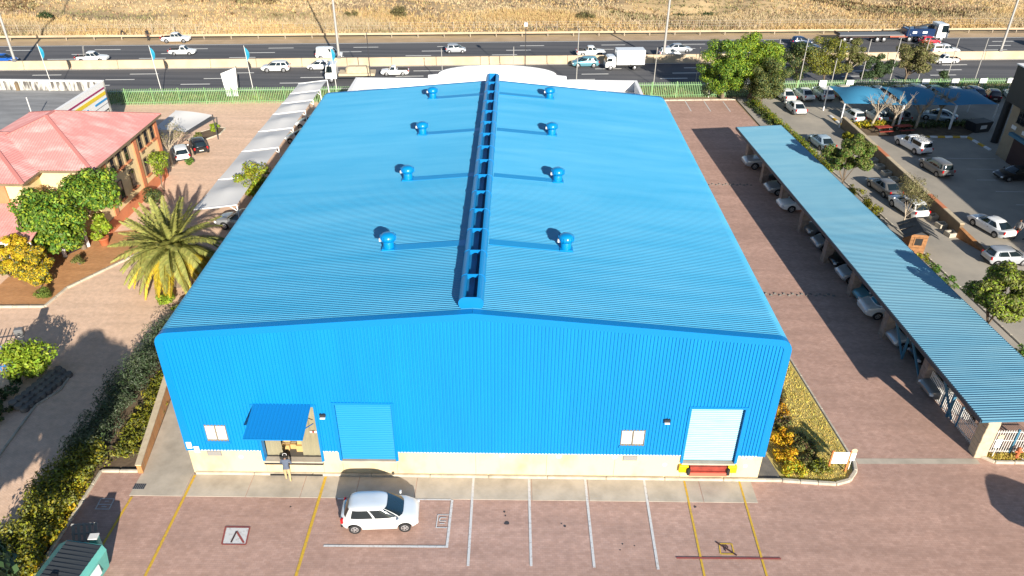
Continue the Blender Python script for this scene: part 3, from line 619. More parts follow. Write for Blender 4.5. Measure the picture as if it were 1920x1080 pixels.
while y < Y1-0.5:
    link('cross_plate', plate, rv, (0, y, 0)); link('seam', seam, rv, (0, y, 0)); link('seam', seam, rv, (0, y, 0), (0, 0, PI)); y += 2.33
# turbine vents on flashing strips
vent_base = MB().cbox((0, 0, 0), (0.62, 0.62, 0.10)).mesh('vent_base', 'blue_vent')
vent_throat = MB().lathe([(0.27, 0.05), (0.27, 0.42), (0.25, 0.50)], 20).mesh('throat', 'blue_vent', 40)
head = MB().lathe([(0.25, 0.48), (0.33, 0.55), (0.385, 0.68), (0.385, 0.78), (0.33, 0.92), (0.2, 1.01), (0.05, 1.03)], 22).mesh('turbine_head', 'blue_vent', 40)
vane = MB().box(-0.008, 0.014, 0.375, 0.40, 0.58, 0.88).mesh('vane', 'blue_trim')
cap = MB().cbox((0, 0, 0), (0.13, 0.16, 0.18), 0, 0.02).mesh('bracket', 'pale_steel')
for (x, y) in ((-4.71, 6.65), (-4.80, 15.5), (-4.74, 23.4), (-4.79, 31.45), (4.53, 6.74), (4.48, 15.4), (4.42, 23.45), (4.56, 31.7)):
    sg = 1 if x > 0 else -1; xe = sg*(abs(x)+0.38)
    fl = MB(); w_ = 0.30
    fl.add([(sg*0.55, y-w_, zroof(0.55)+0.05), (xe, y-w_, zroof(xe)+0.05), (xe, y+w_, zroof(xe)+0.05), (sg*0.55, y+w_, zroof(0.55)+0.05)], [(0, 1, 2, 3)])
    fl.add([(sg*0.55, y-w_, zroof(0.55)+0.05), (xe, y-w_, zroof(xe)+0.05), (xe, y-w_, zroof(xe)-0.01), (sg*0.55, y-w_, zroof(0.55)-0.01)], [(0, 1, 2, 3)])
    fl.add([(xe, y-w_, zroof(xe)+0.05), (xe, y+w_, zroof(xe)+0.05), (xe, y+w_, zroof(xe)-0.01), (xe, y-w_, zroof(xe)-0.01)], [(0, 1, 2, 3)])
    fl.build('vent_flashing', 'blue_flash', wh)
    b_ = link('roof_vent', vent_base, wh, (x, y, zroof(x)+0.03), None, (1.05, 1.05, .86))
    link('throat', vent_throat, b_); link('turbine_head', head, b_)
    for k in range(18): link('vane', vane, b_, (0, 0, 0), (0, 0, 2*PI*k/18))
    link('motor', cap, b_, (-0.37, -0.1, 0.55))

# ------------------------------------------------------------------ white office block behind the warehouse
of = thing('office_block', 'white flat-roofed office block with curved parapet behind the warehouse', 'building', (0, 35.2, 0))
OX0, OX1, OD, OZ = -14.2, 14.0, 12.3, 5.5
MB().box(OX0, OX1, 0, OD, 0, OZ-0.02).build('wall', 'office_white', of); MB().quad((OX0+.3, .3, OZ+.01), (OX1-.3, .3, OZ+.01), (OX1-.3, OD-.3, OZ+.01), (OX0+.3, OD-.3, OZ+.01)).build('roof', 'office_roof', of)
MB().box(OX0, OX1, OD-0.3, OD, OZ, OZ+1.0).build('parapet', 'office_white', of)
MB().box(OX0, OX0+0.3, 0, OD-0.3, OZ, OZ+1.0).build('parapet', 'office_white', of); MB().box(OX1-0.3, OX1, 0, OD-0.3, OZ, OZ+1.0).build('parapet', 'office_white', of)
for sg in (-1, 1):
    MB().box(6.9*sg-0.2, 6.9*sg+0.2, OD-0.42, OD-0.302, OZ, OZ+0.9).build('pier', 'office_white', of); 
for x in (-11.2, 11.0, 13.2): MB().box(x-0.12, x+0.12, OD-0.42, OD-0.302, OZ, OZ+0.95).build('pier', 'office_white', of)
arch = [(-6.9, OZ+0.95), (6.9, OZ+0.95), (6.9, OZ+1.35), (5.9, OZ+1.45)] + [(5.9*math.cos(a), OZ+1.45+0.95*math.sin(a)) for a in np.linspace(0.15, PI-0.15, 18)] + [(-5.9, OZ+1.45), (-6.9, OZ+1.35)]
MB().prism_xz(arch, OD-0.32, OD+0.02).build('pediment', 'office_white', of)
# ------------------------------------------------------------------ vehicles
def evalmesh(o):
    bpy.context.view_layer.update(); dg = bpy.context.evaluated_depsgraph_get()
    return bpy.data.meshes.new_from_object(o.evaluated_get(dg))
def boolean_cut(me, cutters):
    o = bpy.data.objects.new('tmp', me); COL.objects.link(o); cs = []
    for cm in cutters:
        c = bpy.data.objects.new('cut', cm); COL.objects.link(c); cs.append(c)
        b = o.modifiers.new('b', 'BOOLEAN'); b.operation = 'DIFFERENCE'; b.solver = 'EXACT'; b.object = c
    out = evalmesh(o)
    for x in cs + [o]: bpy.data.objects.remove(x)
    return out
def superpt(c): return (1-min(1, abs(c))**4.6)**(1/4.6)
class Cabin:
    def __init__(s, xf0, xr0, xf1, xr1, w0, w1, z0, z1): s.__dict__.update(xf0=xf0, xr0=xr0, xf1=xf1, xr1=xr1, w0=w0, w1=w1, z0=z0, z1=z1)
    def pt(s, cx, cy, t, off=0.0):
        e = t**1.25
        xf = s.xf0+(s.xf1-s.xf0)*e; xr = s.xr0+(s.xr1-s.xr0)*e; w = s.w0+(s.w1-s.w0)*t; h = (xf-xr)/2; m = (xf+xr)/2
        p = Vector((m+h*cx, w*cy, s.z0+(s.z1-s.z0)*t))
        if off:
            g = Vector((abs(cx)**3.6*(1 if cx > 0 else -1)/h, abs(cy)**3.6*(1 if cy > 0 else -1)/w, 0))
            if g.length > 1e-6: g.normalize()
            p += (g + Vector((0, 0, 0.35)))*off
        return p
    def shell(s):
        mb = MB(); n = 36; ts = [0, .25, .55, .82, .92, .975]
        rings = []
        for t in ts:
            k = 1.0 if t < .9 else (.98 if t < .95 else .90)
            ring = []
            for i in range(n):
                a = 2*PI*i/n; c, q = math.cos(a), math.sin(a); r = (abs(c)**4.6+abs(q)**4.6)**(-1/4.6)
                ring.append(s.pt(c*r*k, q*r*k, t))
            rings.append(ring)
        for k in (.72, .4):
            ring = []
            for i in range(n):
                a = 2*PI*i/n; c, q = math.cos(a), math.sin(a); r = (abs(c)**4.6+abs(q)**4.6)**(-1/4.6)
                p = s.pt(c*r*k, q*r*k, 1.0); p.z += 0.030 if k < .5 else 0.014; ring.append(p)
            rings.append(ring)
        vs = [p for r in rings for p in r]; fs = []
        for j in range(len(rings)-1):
            for i in range(n): fs.append((j*n+i, j*n+(i+1) % n, (j+1)*n+(i+1) % n, (j+1)*n+i))
        fs.append(tuple((len(rings)-1)*n+i for i in range(n)))
        mb.add(vs, fs); return mb
    def patch(s, kind, a, b, t0, t1, off=0.012, sg=1, n=8):
        mb = MB(); T = 5; vs = []
        for j in range(T+1):
            t = t0+(t1-t0)*j/T
            for i in range(n+1):
                c = a+(b-a)*i/n
                vs.append(s.pt(superpt(c)*sg, c, t, off) if kind == 'x' else s.pt(c, superpt(c)*sg, t, off))
        fs = [(j*(n+1)+i, j*(n+1)+i+1, (j+1)*(n+1)+i+1, (j+1)*(n+1)+i) for j in range(T) for i in range(n)]
        mb.add(vs, fs); return mb
def lerp_tab(tab, x):
    if x <= tab[0][0]: return tab[0][1]
    for (a, u), (b, v) in zip(tab[:-1], tab[1:]):
        if x <= b: t = (x-a)/(b-a); t = t*t*(3-2*t)*0.5+t*0.5; return u+(v-u)*t
    return tab[-1][1]
def car_style(L_, W_, H_, wb, wr, belt, hood, nose, cab, clr=0.2, deck=None, sides=((.04, .74), (-.70, -.02)), bed=None, rear_t=(.14, .86), rw=True, canopy=None, fwd=0.0, rack=False, tailz=None):
    P = []   # (name, mesh, slot, parent index, loc)
    hl = L_/2; xw = (wb/2+fwd, -wb/2+fwd); deck = deck if deck is not None else belt
    zt = [(-hl, (tailz or deck)-0.06), (-hl+.12, tailz or deck), (cab[1], deck), (cab[1]+.35, belt), (cab[0]-.3, belt), (cab[0], hood+0.03), (hl-.55, hood-.03), (hl-.22, nose+.1), (hl-.06, nose-.02), (hl, nose-.14)]
    xs = [-hl, -hl+.03, -hl+.09, -hl+.2] + list(np.linspace(-hl+.35, hl-.35, 20)) + [hl-.24, hl-.14, hl-.07, hl-.025, hl]
    mb = MB(); rings = []
    for x in xs:
        u = abs(x)/hl; hw = W_/2*(1-0.20*u**6-0.05*u**3)
        e = max(0, (u-.93)/.07); zb = clr+0.10*max(0, (u-.8)/.2) + 0.10*e; z1 = lerp_tab(zt, x); h = z1-zb
        half = [(0, zb), (hw*.80, zb), (hw*.955, zb+.06), (hw*.99, zb+h*.30), (hw, zb+h*.55), (hw*.985, z1-.14 if h > .3 else zb+h*.7), (hw*.94, z1-.05 if h > .3 else zb+h*.9), (hw*.80, z1-.005), (hw*.4, z1+.012), (0, z1+.018)]
        rings.append([(x, y, z) for y, z in half] + [(x, -y, z) for y, z in half[-2:0:-1]])
    n = len(rings[0]); vs = [p for r in rings for p in r]; fs = []
    for j in range(len(rings)-1):
        for i in range(n): fs.append((j*n+i, j*n+(i+1) % n, (j+1)*n+(i+1) % n, (j+1)*n+i))
    fs.append(tuple(range(n-1, -1, -1))); fs.append(tuple((len(rings)-1)*n+i for i in range(n)))
    mb.add(vs, fs); body = mb.mesh('body', 'paint_white', 35)
    cut = []
    for x in xw:
        for sg in (-1, 1):
            c = MB(); c.tube([(x, sg*(W_/2-.26), wr*1.02), (x, sg*(W_/2+.2), wr*1.02)], wr+.065, 20); cut.append(c.mesh('c', 'black', 180))
    if bed: c = MB().box(bed[0], bed[1], -W_/2+.13, W_/2-.13, bed[2], bed[2]+1.2); cut.append(c.mesh('c', 'black', 180))
    body = boolean_cut(body, cut)
    body.materials.clear(); body.materials.append(M['paint_white']); body.materials.append(M['black'])
    cen = np.zeros(len(body.polygons)*3); body.polygons.foreach_get('center', cen); cen = cen.reshape(-1, 3); nor = np.zeros(len(body.polygons)*3); body.polygons.foreach_get('normal', nor); nor = nor.reshape(-1, 3)
    mi = np.zeros(len(body.polygons), dtype=np.int32)
    for i, (c, nn) in enumerate(zip(cen, nor)):
        if any(math.hypot(c[0]-x, c[2]-wr) < wr+.08 for x in xw) and abs(c[1]) < W_/2-.02 and c[2] < wr*2+.2 and abs(nn[1]) < .99 and (abs(nn[0])+abs(nn[2]) > .5) and math.hypot(c[0]-xw[0], c[2]-wr*1.02) < wr+.0651 or (abs(c[1]) < W_/2-.2 and c[2] < wr*2 and any(abs(c[0]-x) < wr+.05 for x in xw) and abs(nn[1]) > .9): mi[i] = 1
        if bed and bed[1]+.01 > c[0] > bed[0]-.01 and abs(c[1]) <= W_/2-.125 and c[2] >= bed[2]-.01 and (nn[2] > .9 and c[2] < bed[2]+.02 or abs(nn[2]) < .2): mi[i] = 1
    body.polygons.foreach_set('material_index', mi); body.polygons.foreach_set('use_smooth', [True]*len(mi)); body.set_sharp_from_angle(angle=math.radians(32))
    P.append(('body', body, 'paint', None, None))
    cb = Cabin(cab[0], cab[1], cab[2], cab[3], W_/2*.955, W_/2*cab[4], belt-.04, H_)
    P.append(('cabin', cb.shell().mesh('cabin', 'paint_white', 40), 'paint', None, None))
    P.append(('windscreen', cb.patch('x', -.84, .84, .10, .86).mesh('windscreen', 'glass_car', 60), None, None, None))
    if rw: P.append(('rear_window', cb.patch('x', -.78, .78, rear_t[0], rear_t[1], sg=-1).mesh('rear_window', 'glass_car', 60), None, None, None))
    for (a, b) in sides:
        for sg in (-1, 1): P.append(('side_window', cb.patch('y', a, b, .16, .84, sg=sg).mesh('side_window', 'glass_car', 60), None, None, None))
    if canopy:
        c2 = Cabin(canopy[0], canopy[1], canopy[0], canopy[1]+.12, W_/2*.95, W_/2*.84, canopy[3], canopy[2])
        ci = len(P); P.append(('canopy', c2.shell().mesh('canopy', 'paint_white', 40), 'paint', None, None))
        for sg in (-1, 1): P.append(('canopy_window', c2.patch('y', -.72, .72, .25, .8, sg=sg).mesh('canopy_window', 'glass_car', 60), None, ci, None))
        P.append(('canopy_hatch', c2.patch('x', -.7, .7, .2, .8, sg=-1).mesh('canopy_hatch', 'glass_car', 60), None, ci, None))
    if rack:
        rk = MB(); z = (canopy[2] if canopy else H_)+.12; x0, x1 = (canopy[1]+.1, canopy[0]) if canopy else (cab[3]+.1, cab[2]-.1)
        for y in (-.6, -.3, 0, .3, .6): rk.bar((x0, y, z), (x1, y, z), .035)
        for i in range(5): x = x0+(x1-x0)*i/4; rk.bar((x, -.62, z-.03), (x, .62, z-.03), .035); rk.bar((x, -.6, z-.12), (x, -.6, z), .03); rk.bar((x, .6, z-.12), (x, .6, z), .03)
        P.append(('roof_rack', rk.mesh('roof_rack', 'pole_metal'), None, None, None))
    tyre = MB(); tyre.tube([(0, -.10, 0), (0, -.095, 0), (0, .095, 0), (0, .10, 0)], [wr-.03, wr, wr, wr-.03], 20)
    tyre = tyre.mesh('wheel', 'tyre', 40)
    rim = MB(); rim.tube([(0, .098, 0), (0, .104, 0)], [wr*.64, wr*.60], 18); rim.cur = 1
    for k in range(5):
        a = 2*PI*k/5; rim.tube([(wr*.38*math.cos(a+.63), .1035, wr*.38*math.sin(a+.63)), (wr*.38*math.cos(a+.63), .1065, wr*.38*math.sin(a+.63))], wr*.15, 8)
    rim = rim.mesh('rim', ['rim', 'black'], 40)
    for x in xw:
        for sg in (-1, 1): P.append(('wheel', (tyre, rim), None, None, (x, sg*(W_/2-.115), wr, 0 if sg > 0 else PI)))
    zl = nose-.10
    for sg in (-1, 1):
        m_ = MB().cbox((hl-.13, sg*W_/2*.70, zl-.09), (.22, .30, .15), -sg*.30, .04); P.append(('headlight', m_.mesh('headlight', 'lamp_clear', 40), None, None, None))
        tz = (tailz or deck)-.26; m_ = MB().cbox((-hl+.075, sg*W_/2*.795, tz), (.13, .20, .26), sg*.12, .03); P.append(('tail_light', m_.mesh('tail_light', 'lamp_red', 40), None, None, None))
        m_ = MB().cbox((cab[0]-.28, sg*(W_/2+.085), belt+.0), (.11, .17, .13), 0, .03); P.append(('mirror', m_.mesh('mirror', 'paint_white', 40), 'paint', None, None))
        if not bed or True:
            m_ = MB().cbox(((cab[0]+cab[1])/2-.05, sg*(W_/2*.995), belt-.19), (.16, .035, .035), 0, .01); P.append(('door_handle', m_.mesh('door_handle', 'grey_metal'), None, None, None))
    P.append(('grille', MB().cbox((hl-.055, 0, nose-.25), (.09, W_*.48, .12), 0, .02).mesh('grille', 'black'), None, None, None))
    P.append(('bumper_grille', MB().cbox((hl-.10, 0, clr+.16), (.16, W_*.56, .13), 0, .03).mesh('bumper_grille', 'black'), None, None, None))
    P.append(('number_plate', MB().cbox((-hl-.005, 0, (tailz or deck)-.42), (.025, .46, .11)).mesh('number_plate', 'plate'), None, None, None))
    P.append(('rear_bumper', MB().cbox((-hl+.03, 0, clr+.16), (.14, W_*.80, .14), 0, .04).mesh('rear_bumper', 'black'), None, None, None))
    return P
STY = {
 'hatch': car_style(3.80, 1.70, 1.50, 2.46, .30, .94, .90, .68, (1.22, -1.78, .20, -1.46, .72), sides=((.10, .84), (-.74, .02)), tailz=.96),
 'mini': car_style(3.55, 1.60, 1.48, 2.35, .28, .94, .90, .70, (1.16, -1.66, .24, -1.38, .72), sides=((.08, .82), (-.70, .0)), tailz=.94),
 'sedan': car_style(4.55, 1.77, 1.45, 2.65, .32, .94, .88, .68, (1.20, -1.86, .26, -.92, .66), deck=1.0, sides=((.06, .82), (-.66, -.02))),
 'suv': car_style(4.55, 1.85, 1.68, 2.65, .37, 1.08, 1.04, .86, (1.28, -2.18, .38, -1.72, .72), clr=.26, sides=((.22, .84), (-.28, .16), (-.82, -.36)), tailz=1.08, rack=False),
 'mpv': car_style(4.3, 1.74, 1.60, 2.6, .31, .97, .96, .80, (1.35, -2.02, .42, -1.78, .74), sides=((.16, .78), (-.36, .10), (-.82, -.44)), tailz=1.0),
 'bakkie': car_style(5.1, 1.78, 1.70, 3.05, .36, 1.05, 1.04, .88, (1.15, -.72, .52, -.55, .78), clr=.28, deck=1.05, sides=((.12, .82), (-.78, .04)), bed=(-2.42, -.85, .62), fwd=.05),
 'bakkie_single': car_style(4.5, 1.62, 1.55, 2.6, .31, .94, .93, .78, (1.05, -.30, .45, -.16, .76), clr=.24, deck=.98, sides=((-.55, .72),), bed=(-2.12, -.45, .56), fwd=.05),
 'bakkie_canopy': car_style(5.1, 1.78, 1.72, 3.05, .36, 1.05, 1.04, .88, (1.15, -.72, .52, -.55, .78), clr=.28, deck=1.05, sides=((.12, .82), (-.78, .04)), canopy=(-.78, -2.50, 1.78, 1.02), fwd=.05),
 'bakkie_rack': car_style(5.1, 1.78, 1.72, 3.05, .36, 1.05, 1.04, .88, (1.15, -.30, .52, -.12, .78), clr=.28, deck=1.05, sides=((-.5, .78),), canopy=(-.36, -2.50, 1.80, 1.02), fwd=.05, rack=True),
 'van': car_style(4.5, 1.80, 1.92, 2.7, .31, 1.06, 1.02, .84, (1.55, -2.2, .72, -2.08, .84), clr=.22, sides=((.36, .86),), tailz=1.06),
}
CARN = {'hatch': ('car', 'car'), 'mini': ('car', 'car'), 'sedan': ('car', 'car'), 'suv': ('car', 'car'), 'mpv': ('car', 'car'), 'bakkie': ('pickup_truck', 'pickup'), 'bakkie_single': ('pickup_truck', 'pickup'), 'bakkie_canopy': ('pickup_truck', 'pickup'), 'bakkie_rack': ('pickup_truck', 'pickup'), 'van': ('delivery_van', 'van')}
def car(style, colour, x, y, heading, label, group=None, z=0.0, size=None):
    nm, cat = CARN[style]; root = thing(nm, label, cat, (x, y, z), math.radians(heading), group); objs = []
    k = size or {G1: .81, G2: .81, G3: .87, G5: .86, 'cars under the blue shade sail': .86, G4: .95}.get(group, 1.0); root.scale = (k, k, k)
    for (pn, me, slot, par, loc) in STY[style]:
        if pn == 'wheel':
            w = link('wheel', me[0], root, loc[:3], (0, 0, loc[3])); link('rim', me[1], w); objs.append(w); continue
        o = link(pn, me, root if par is None else objs[par])
        if slot == 'paint' and colour != 'white':
            o.material_slots[0].link = 'OBJECT'; o.material_slots[0].material = M['paint_'+colour]
        objs.append(o)
    return root
D = math.degrees(TH)
G1 = 'vehicles on the far carriageway'; G2 = 'vehicles on the near carriageway'; G3 = 'cars parked along the green fence'; G4 = 'cars under the blue carport'; G5 = 'cars standing in the neighbouring lot'
car('hatch', 'pearl', -4.40, -2.95, 3.5, 'silver-white hatchback parked alone in front of the blue wall').scale = (.95, .95, .95)
def hcar(style, colour, s, t, label, near=False): x, y = H(s, t); return car(style, colour, x, y, D+(180 if near else 0), label, G2 if near else G1)
hcar('hatch', 'blue', -67.0, 3.6, 'bright blue hatchback on the far carriageway beside the left light mast')
o = hcar('bakkie', 'white', -55.6, 3.7, 'white double cab pickup with ladders, second vehicle from left on far carriageway')
MB().bar((-1.2, -.15, 1.05), (-.95, -.15, 2.6), .05).bar((-1.2, .2, 1.05), (-.95, .2, 2.6), .05).bar((-1.1, -.15, 1.6), (-1.1, .2, 1.6), .04).bar((-1.0, -.15, 2.2), (-1.0, .2, 2.2), .04).build('ladder', 'pole_metal', o)
hcar('bakkie', 'white', -47.6, 14.0, 'white pickup stopped on the sandy shoulder by the guard rail')
hcar('bakkie_single', 'white', -44.6, 6.9, 'small white single cab pickup on the far carriageway')
hcar('van', 'white', -23.9, 4.2, 'white panel van beside the second light mast on the far carriageway')
hcar('mini', 'silver', -6.3, 6.6, 'small silver hatchback alone in the middle of the far carriageway')
hcar('bakkie', 'white', 12.8, 4.2, 'white double cab pickup on the far carriageway beyond the box truck')
hcar('sedan', 'silver', 26.0, 5.8, 'silver sedan on the far carriageway just behind a white car at the third mast')
hcar('hatch', 'white', 24.0, 3.3, 'white hatchback at the foot of the third light mast')
hcar('hatch', 'navy', 45.6, 9.2, 'dark blue hatchback, farther of the two behind the round treetops')
hcar('sedan', 'navy', 45.3, 6.2, 'dark blue sedan, nearer of the two behind the round treetops')
hcar('hatch', 'red', 65.4, 8.6, 'bright red hatchback beside the flatbed truck')
hcar('bakkie_canopy', 'white', 64.6, 3.2, 'white pickup with canopy below the red car on the highway')
hcar('suv', 'white', 82.2, 6.6, 'white SUV right of the fourth light mast')
hcar('suv', 'pearl', -30.0, -1.9, 'silver SUV, leftmost car facing left on the near carriageway', True)
hcar('hatch', 'white', -24.5, -1.2, 'white hatchback just behind the silver SUV on near carriageway', True)
hcar('bakkie_single', 'white', -14.3, -4.2, 'white single cab pickup seen above the office parapet', True)
hcar('suv', 'teal', 11.2, -1.3, 'pale teal SUV in front of the white box truck', True)
hcar('bakkie_single', 'white', 62.0, -1.6, 'white single cab pickup on near carriageway past the pale tree', True)
hcar('sedan', 'white', -65.0, -8.0, 'white car at the left edge of the picture on near carriageway', True)
# --- trucks
def wheelset(parent, xs, w, r, dual=False):
    me = MB().tube([(0, -.14, 0), (0, -.13, 0), (0, .13, 0), (0, .14, 0)], [r-.04, r, r, r-.04], 18).mesh('wheel', 'tyre', 40)
    rm_ = MB().tube([(0, .13, 0), (0, .15, 0)], [r*.58, r*.5], 14).mesh('rim', 'rim', 40)
    for x in xs:
        for sg in (-1, 1):
            wl = link('wheel', me, parent, (x, sg*(w/2-.15), r), (0, 0, 0 if sg > 0 else PI)); link('rim', rm_, wl)
def truck_cab(parent, x0, L_, W_, H_, z0, material='paint_white'):
    prof = [(x0, z0), (x0+L_, z0), (x0+L_+.05, z0+.5), (x0+L_, z0+.95), (x0+L_-.25, H_-.15), (x0+L_-.5, H_), (x0+.1, H_), (x0, H_-.1)]
    o = MB().prism_xz(prof, -W_/2, W_/2).build('cab', material, parent); 
    MB().add([(x0+L_+.015, -W_/2+.12, z0+1.0), (x0+L_+.015, W_/2-.12, z0+1.0), (x0+L_-.225, W_/2-.15, H_-.2), (x0+L_-.225, -W_/2+.15, H_-.2)], [(0, 1, 2, 3)]).build('windscreen', 'glass_car', o)
    for sg in (-1, 1):
        y = sg*(W_/2+.012); MB().add([(x0+L_*.35, y, z0+.95), (x0+L_-.12, y, z0+.95), (x0+L_-.33, y, H_-.25), (x0+L_*.35, y, H_-.25)], [(0, 1, 2, 3)]).build('side_window', 'glass_car', o)
        MB().cbox((x0+L_-.05, sg*(W_/2+.2), z0+.9), (.12, .22, .4), 0, .03).build('mirror', 'black', o)
        MB().cbox((x0+L_+.02, sg*W_/2*.7, z0+.12), (.08, .3, .18), 0, .02).build('headlight', 'lamp_clear', o)
    MB().cbox((x0+L_+.03, 0, z0-.12), (.14, W_*.98, .22), 0, .03).build('bumper', 'grey_metal', o)
    return o
x, y = H(16.2, -2.6); t = thing('box_truck', 'white box truck with square cargo body driving left on near carriageway', 'truck', (x, y, 0), TH+PI, G2); t.scale = (.81, .81, .81)
truck_cab(t, 1.55, 1.6, 1.95, 2.25, .55); MB().cbox((-.95, 0, .95), (4.7, 2.15, 2.35), 0, .04).build('cargo_box', 'paint_white', t); MB().box(-3.1, 2.4, -.45, .45, .5, .9).build('chassis', 'black', t); wheelset(t, (2.35, -1.7), 2.0, .4)
for yy in (-1.085, 1.085): MB().box(-3.2, 1.3, yy-.006, yy+.006, 1.05, 1.12).build('side_rail', 'pole_metal', t)
x, y = H(-20.4, -6.6); t = thing('lorry', 'white lorry with rounded cab, half hidden behind the office block', 'truck', (x, y, 0), TH+PI, G2); t.scale = (.81, .81, .81)
truck_cab(t, 1.2, 1.7, 2.3, 2.9, .7); MB().cbox((-1.9, 0, 1.1), (5.6, 2.35, .35), 0, .03).build('flatbed', 'stone_cream', t); MB().cbox((-2.0, 0, 1.45), (3.6, 1.6, .9), 0, .3).build('covered_load', 'stone_cream', t); MB().box(-4.6, 2.6, -.45, .45, .6, 1.09).build('chassis', 'charcoal', t); wheelset(t, (2.1, -2.2, -3.4), 2.3, .48)
# articulated flatbed with crane truck in front
x, y = H(61.4, 10.9); t = thing('articulated_truck', 'long flatbed articulated truck with white cab on far carriageway', 'truck', (x, y, 0), TH, G1); t.scale = (.81, .81, .81)
truck_cab(t, 7.0, 2.2, 2.45, 3.3, .8); MB().box(.2, 8.6, -.45, .45, .6, 1.0).build('chassis', 'grey_metal', t)
MB().cbox((3.9, 0, 1.1), (5.6, 2.4, 1.3), 0, .12).build('crane_body', 'paint_navy', t); MB().cbox((2.6, -1.23, 1.6), (.8, .03, .4)).build('name_panel', 'sign_white', t); MB().cbox((4.6, -1.23, 1.6), (.9, .03, .4)).build('name_panel', 'sign_white', t)
MB().bar((1.4, -1.15, 1.1), (1.4, -1.15, 2.7), .12).bar((1.4, 1.15, 1.1), (1.4, 1.15, 2.7), .12).bar((1.4, -1.2, 2.7), (1.4, 1.2, 2.7), .12).bar((1.4, -1.1, 1.9), (1.4, 1.1, 1.9), .1).build('headboard', 'charcoal', t)
MB().cbox((6.5, 0, 1.0), (.5, 2.2, 1.9), 0, .05).build('cab_back_rack', 'charcoal', t); MB().bar((3.0, 0, 2.45), (6.3, .5, 2.9), .28).build('crane_arm', 'charcoal', t)
MB().cbox((-5.6, 0, 1.22), (12.6, 2.45, .22), 0, .02).build('trailer_deck', 'grey_metal', t); MB().box(-11.6, -.2, -.5, .5, .75, 1.2).build('trailer_frame', 'maroon', t); MB().box(-1.8, 1.6, -.9, .9, .9, 1.19).build('coupling', 'red_steel_light', t)
MB().cbox((-11.85, 0, 1.4), (.1, 2.45, .35)).build('tail_board', 'charcoal', t); MB().cbox((6.0, -1.1, .55), (1.3, .5, .5), 0, .06).build('fuel_tank', 'sign_white', t)
wheelset(t, (8.2, 3.3, 1.95, -3.0, -4.3, -9.4, -10.7), 2.45, .52)

# --- parked cars of the neighbouring lot
R1 = [(34.3, 57.9, 94, 'sedan', 'white', 'white sedan standing on the road beside the hedge near the carport end'), (33.6, 46.9, 98, 'sedan', 'iceblue', 'silver-blue car half hidden behind the round tree by the carport'),
      (35.5, 35.7, 100, 'sedan', 'grey', 'grey sedan parked behind the carport, ahead of a white SUV'), (35.9, 31.6, 101, 'suv', 'white', 'white SUV parked behind the carport next to the sparse shrub'),
      (42.8, 46.3, 103, 'bakkie_rack', 'white', 'white pickup with canopy and roof rack along the brown wall'), (42.5, 40.5, 100, 'mpv', 'grey', 'grey-brown people carrier behind the white rack pickup'),
      (41.3, 28.2, 106, 'sedan', 'white', 'white sedan parked at the near end of the brown wall'), (49.4, 39.0, 186, 'sedan', 'black', 'black sedan in the shade facing left, farther of two dark cars'),
      (50.6, 34.0, 186, 'sedan', 'navy', 'dark blue car at the right edge, nearer of two dark cars'), (39.6, 22.9, 5, 'hatch', 'silver', 'silver hatchback at the right edge above the round bush tree')]
for x, y, h_, st, c, lb in R1: car(st, c, x, y, h_, lb, G5)
R2 = [(34.5, 62.6, 'sedan', 'white', 'white car at the left end of the row, under the tree'), (36.9, 63.0, 'sedan', 'white', 'white sedan, second in the row along the fence'), (39.2, 63.1, 'suv', 'white', 'white SUV, third in the row along the fence'),
      (41.7, 63.3, 'bakkie_canopy', 'beige', 'old beige pickup with canopy, fourth in the row along the fence'), (44.0, 64.0, 'hatch', 'black', 'black car between the beige pickup and a white car'), (46.2, 64.2, 'sedan', 'white', 'white car behind the lit end of the blue shade sail'),
      (48.7, 64.3, 'hatch', 'maroon', 'dark red car partly hidden behind the blue sail peak'), (51.0, 64.4, 'suv', 'white', 'white SUV with dark side windows behind the blue sail'), (53.3, 64.5, 'hatch', 'teal', 'pale teal car behind the middle of the blue sail'),
      (55.4, 64.0, 'hatch', 'white', 'white hatchback behind the dark end of the blue sail'), (57.7, 63.8, 'suv', 'navy', 'navy blue SUV right of the blue sail'), (60.0, 63.3, 'hatch', 'maroon', 'dark maroon car between the navy SUV and a pale sedan'), (62.6, 63.4, 'sedan', 'iceblue', 'pale blue sedan at the right end of the fence row')]
for x, y, st, c, lb in R2: car(st, c, x, y, 96 if x < 60 else 75, lb, G3)
for x, y, st, c, h_, lb in ((40.0, 55.2, 'hatch', 'white', 100, 'white hatchback beneath the lit left end of the blue sail'), (42.6, 55.2, 'hatch', 'pearl', 100, 'pale silver hatchback beneath the blue sail behind the bare tree'), (45.2, 55.4, 'hatch', 'grey', 100, 'grey hatchback beneath the blue sail behind the middle bare trees'), (49.7, 55.4, 'sedan', 'iceblue', 150, 'pale car beneath the blue sail by the rightmost bare tree')):
    car(st, c, x, y, h_, lb, 'cars under the blue shade sail')
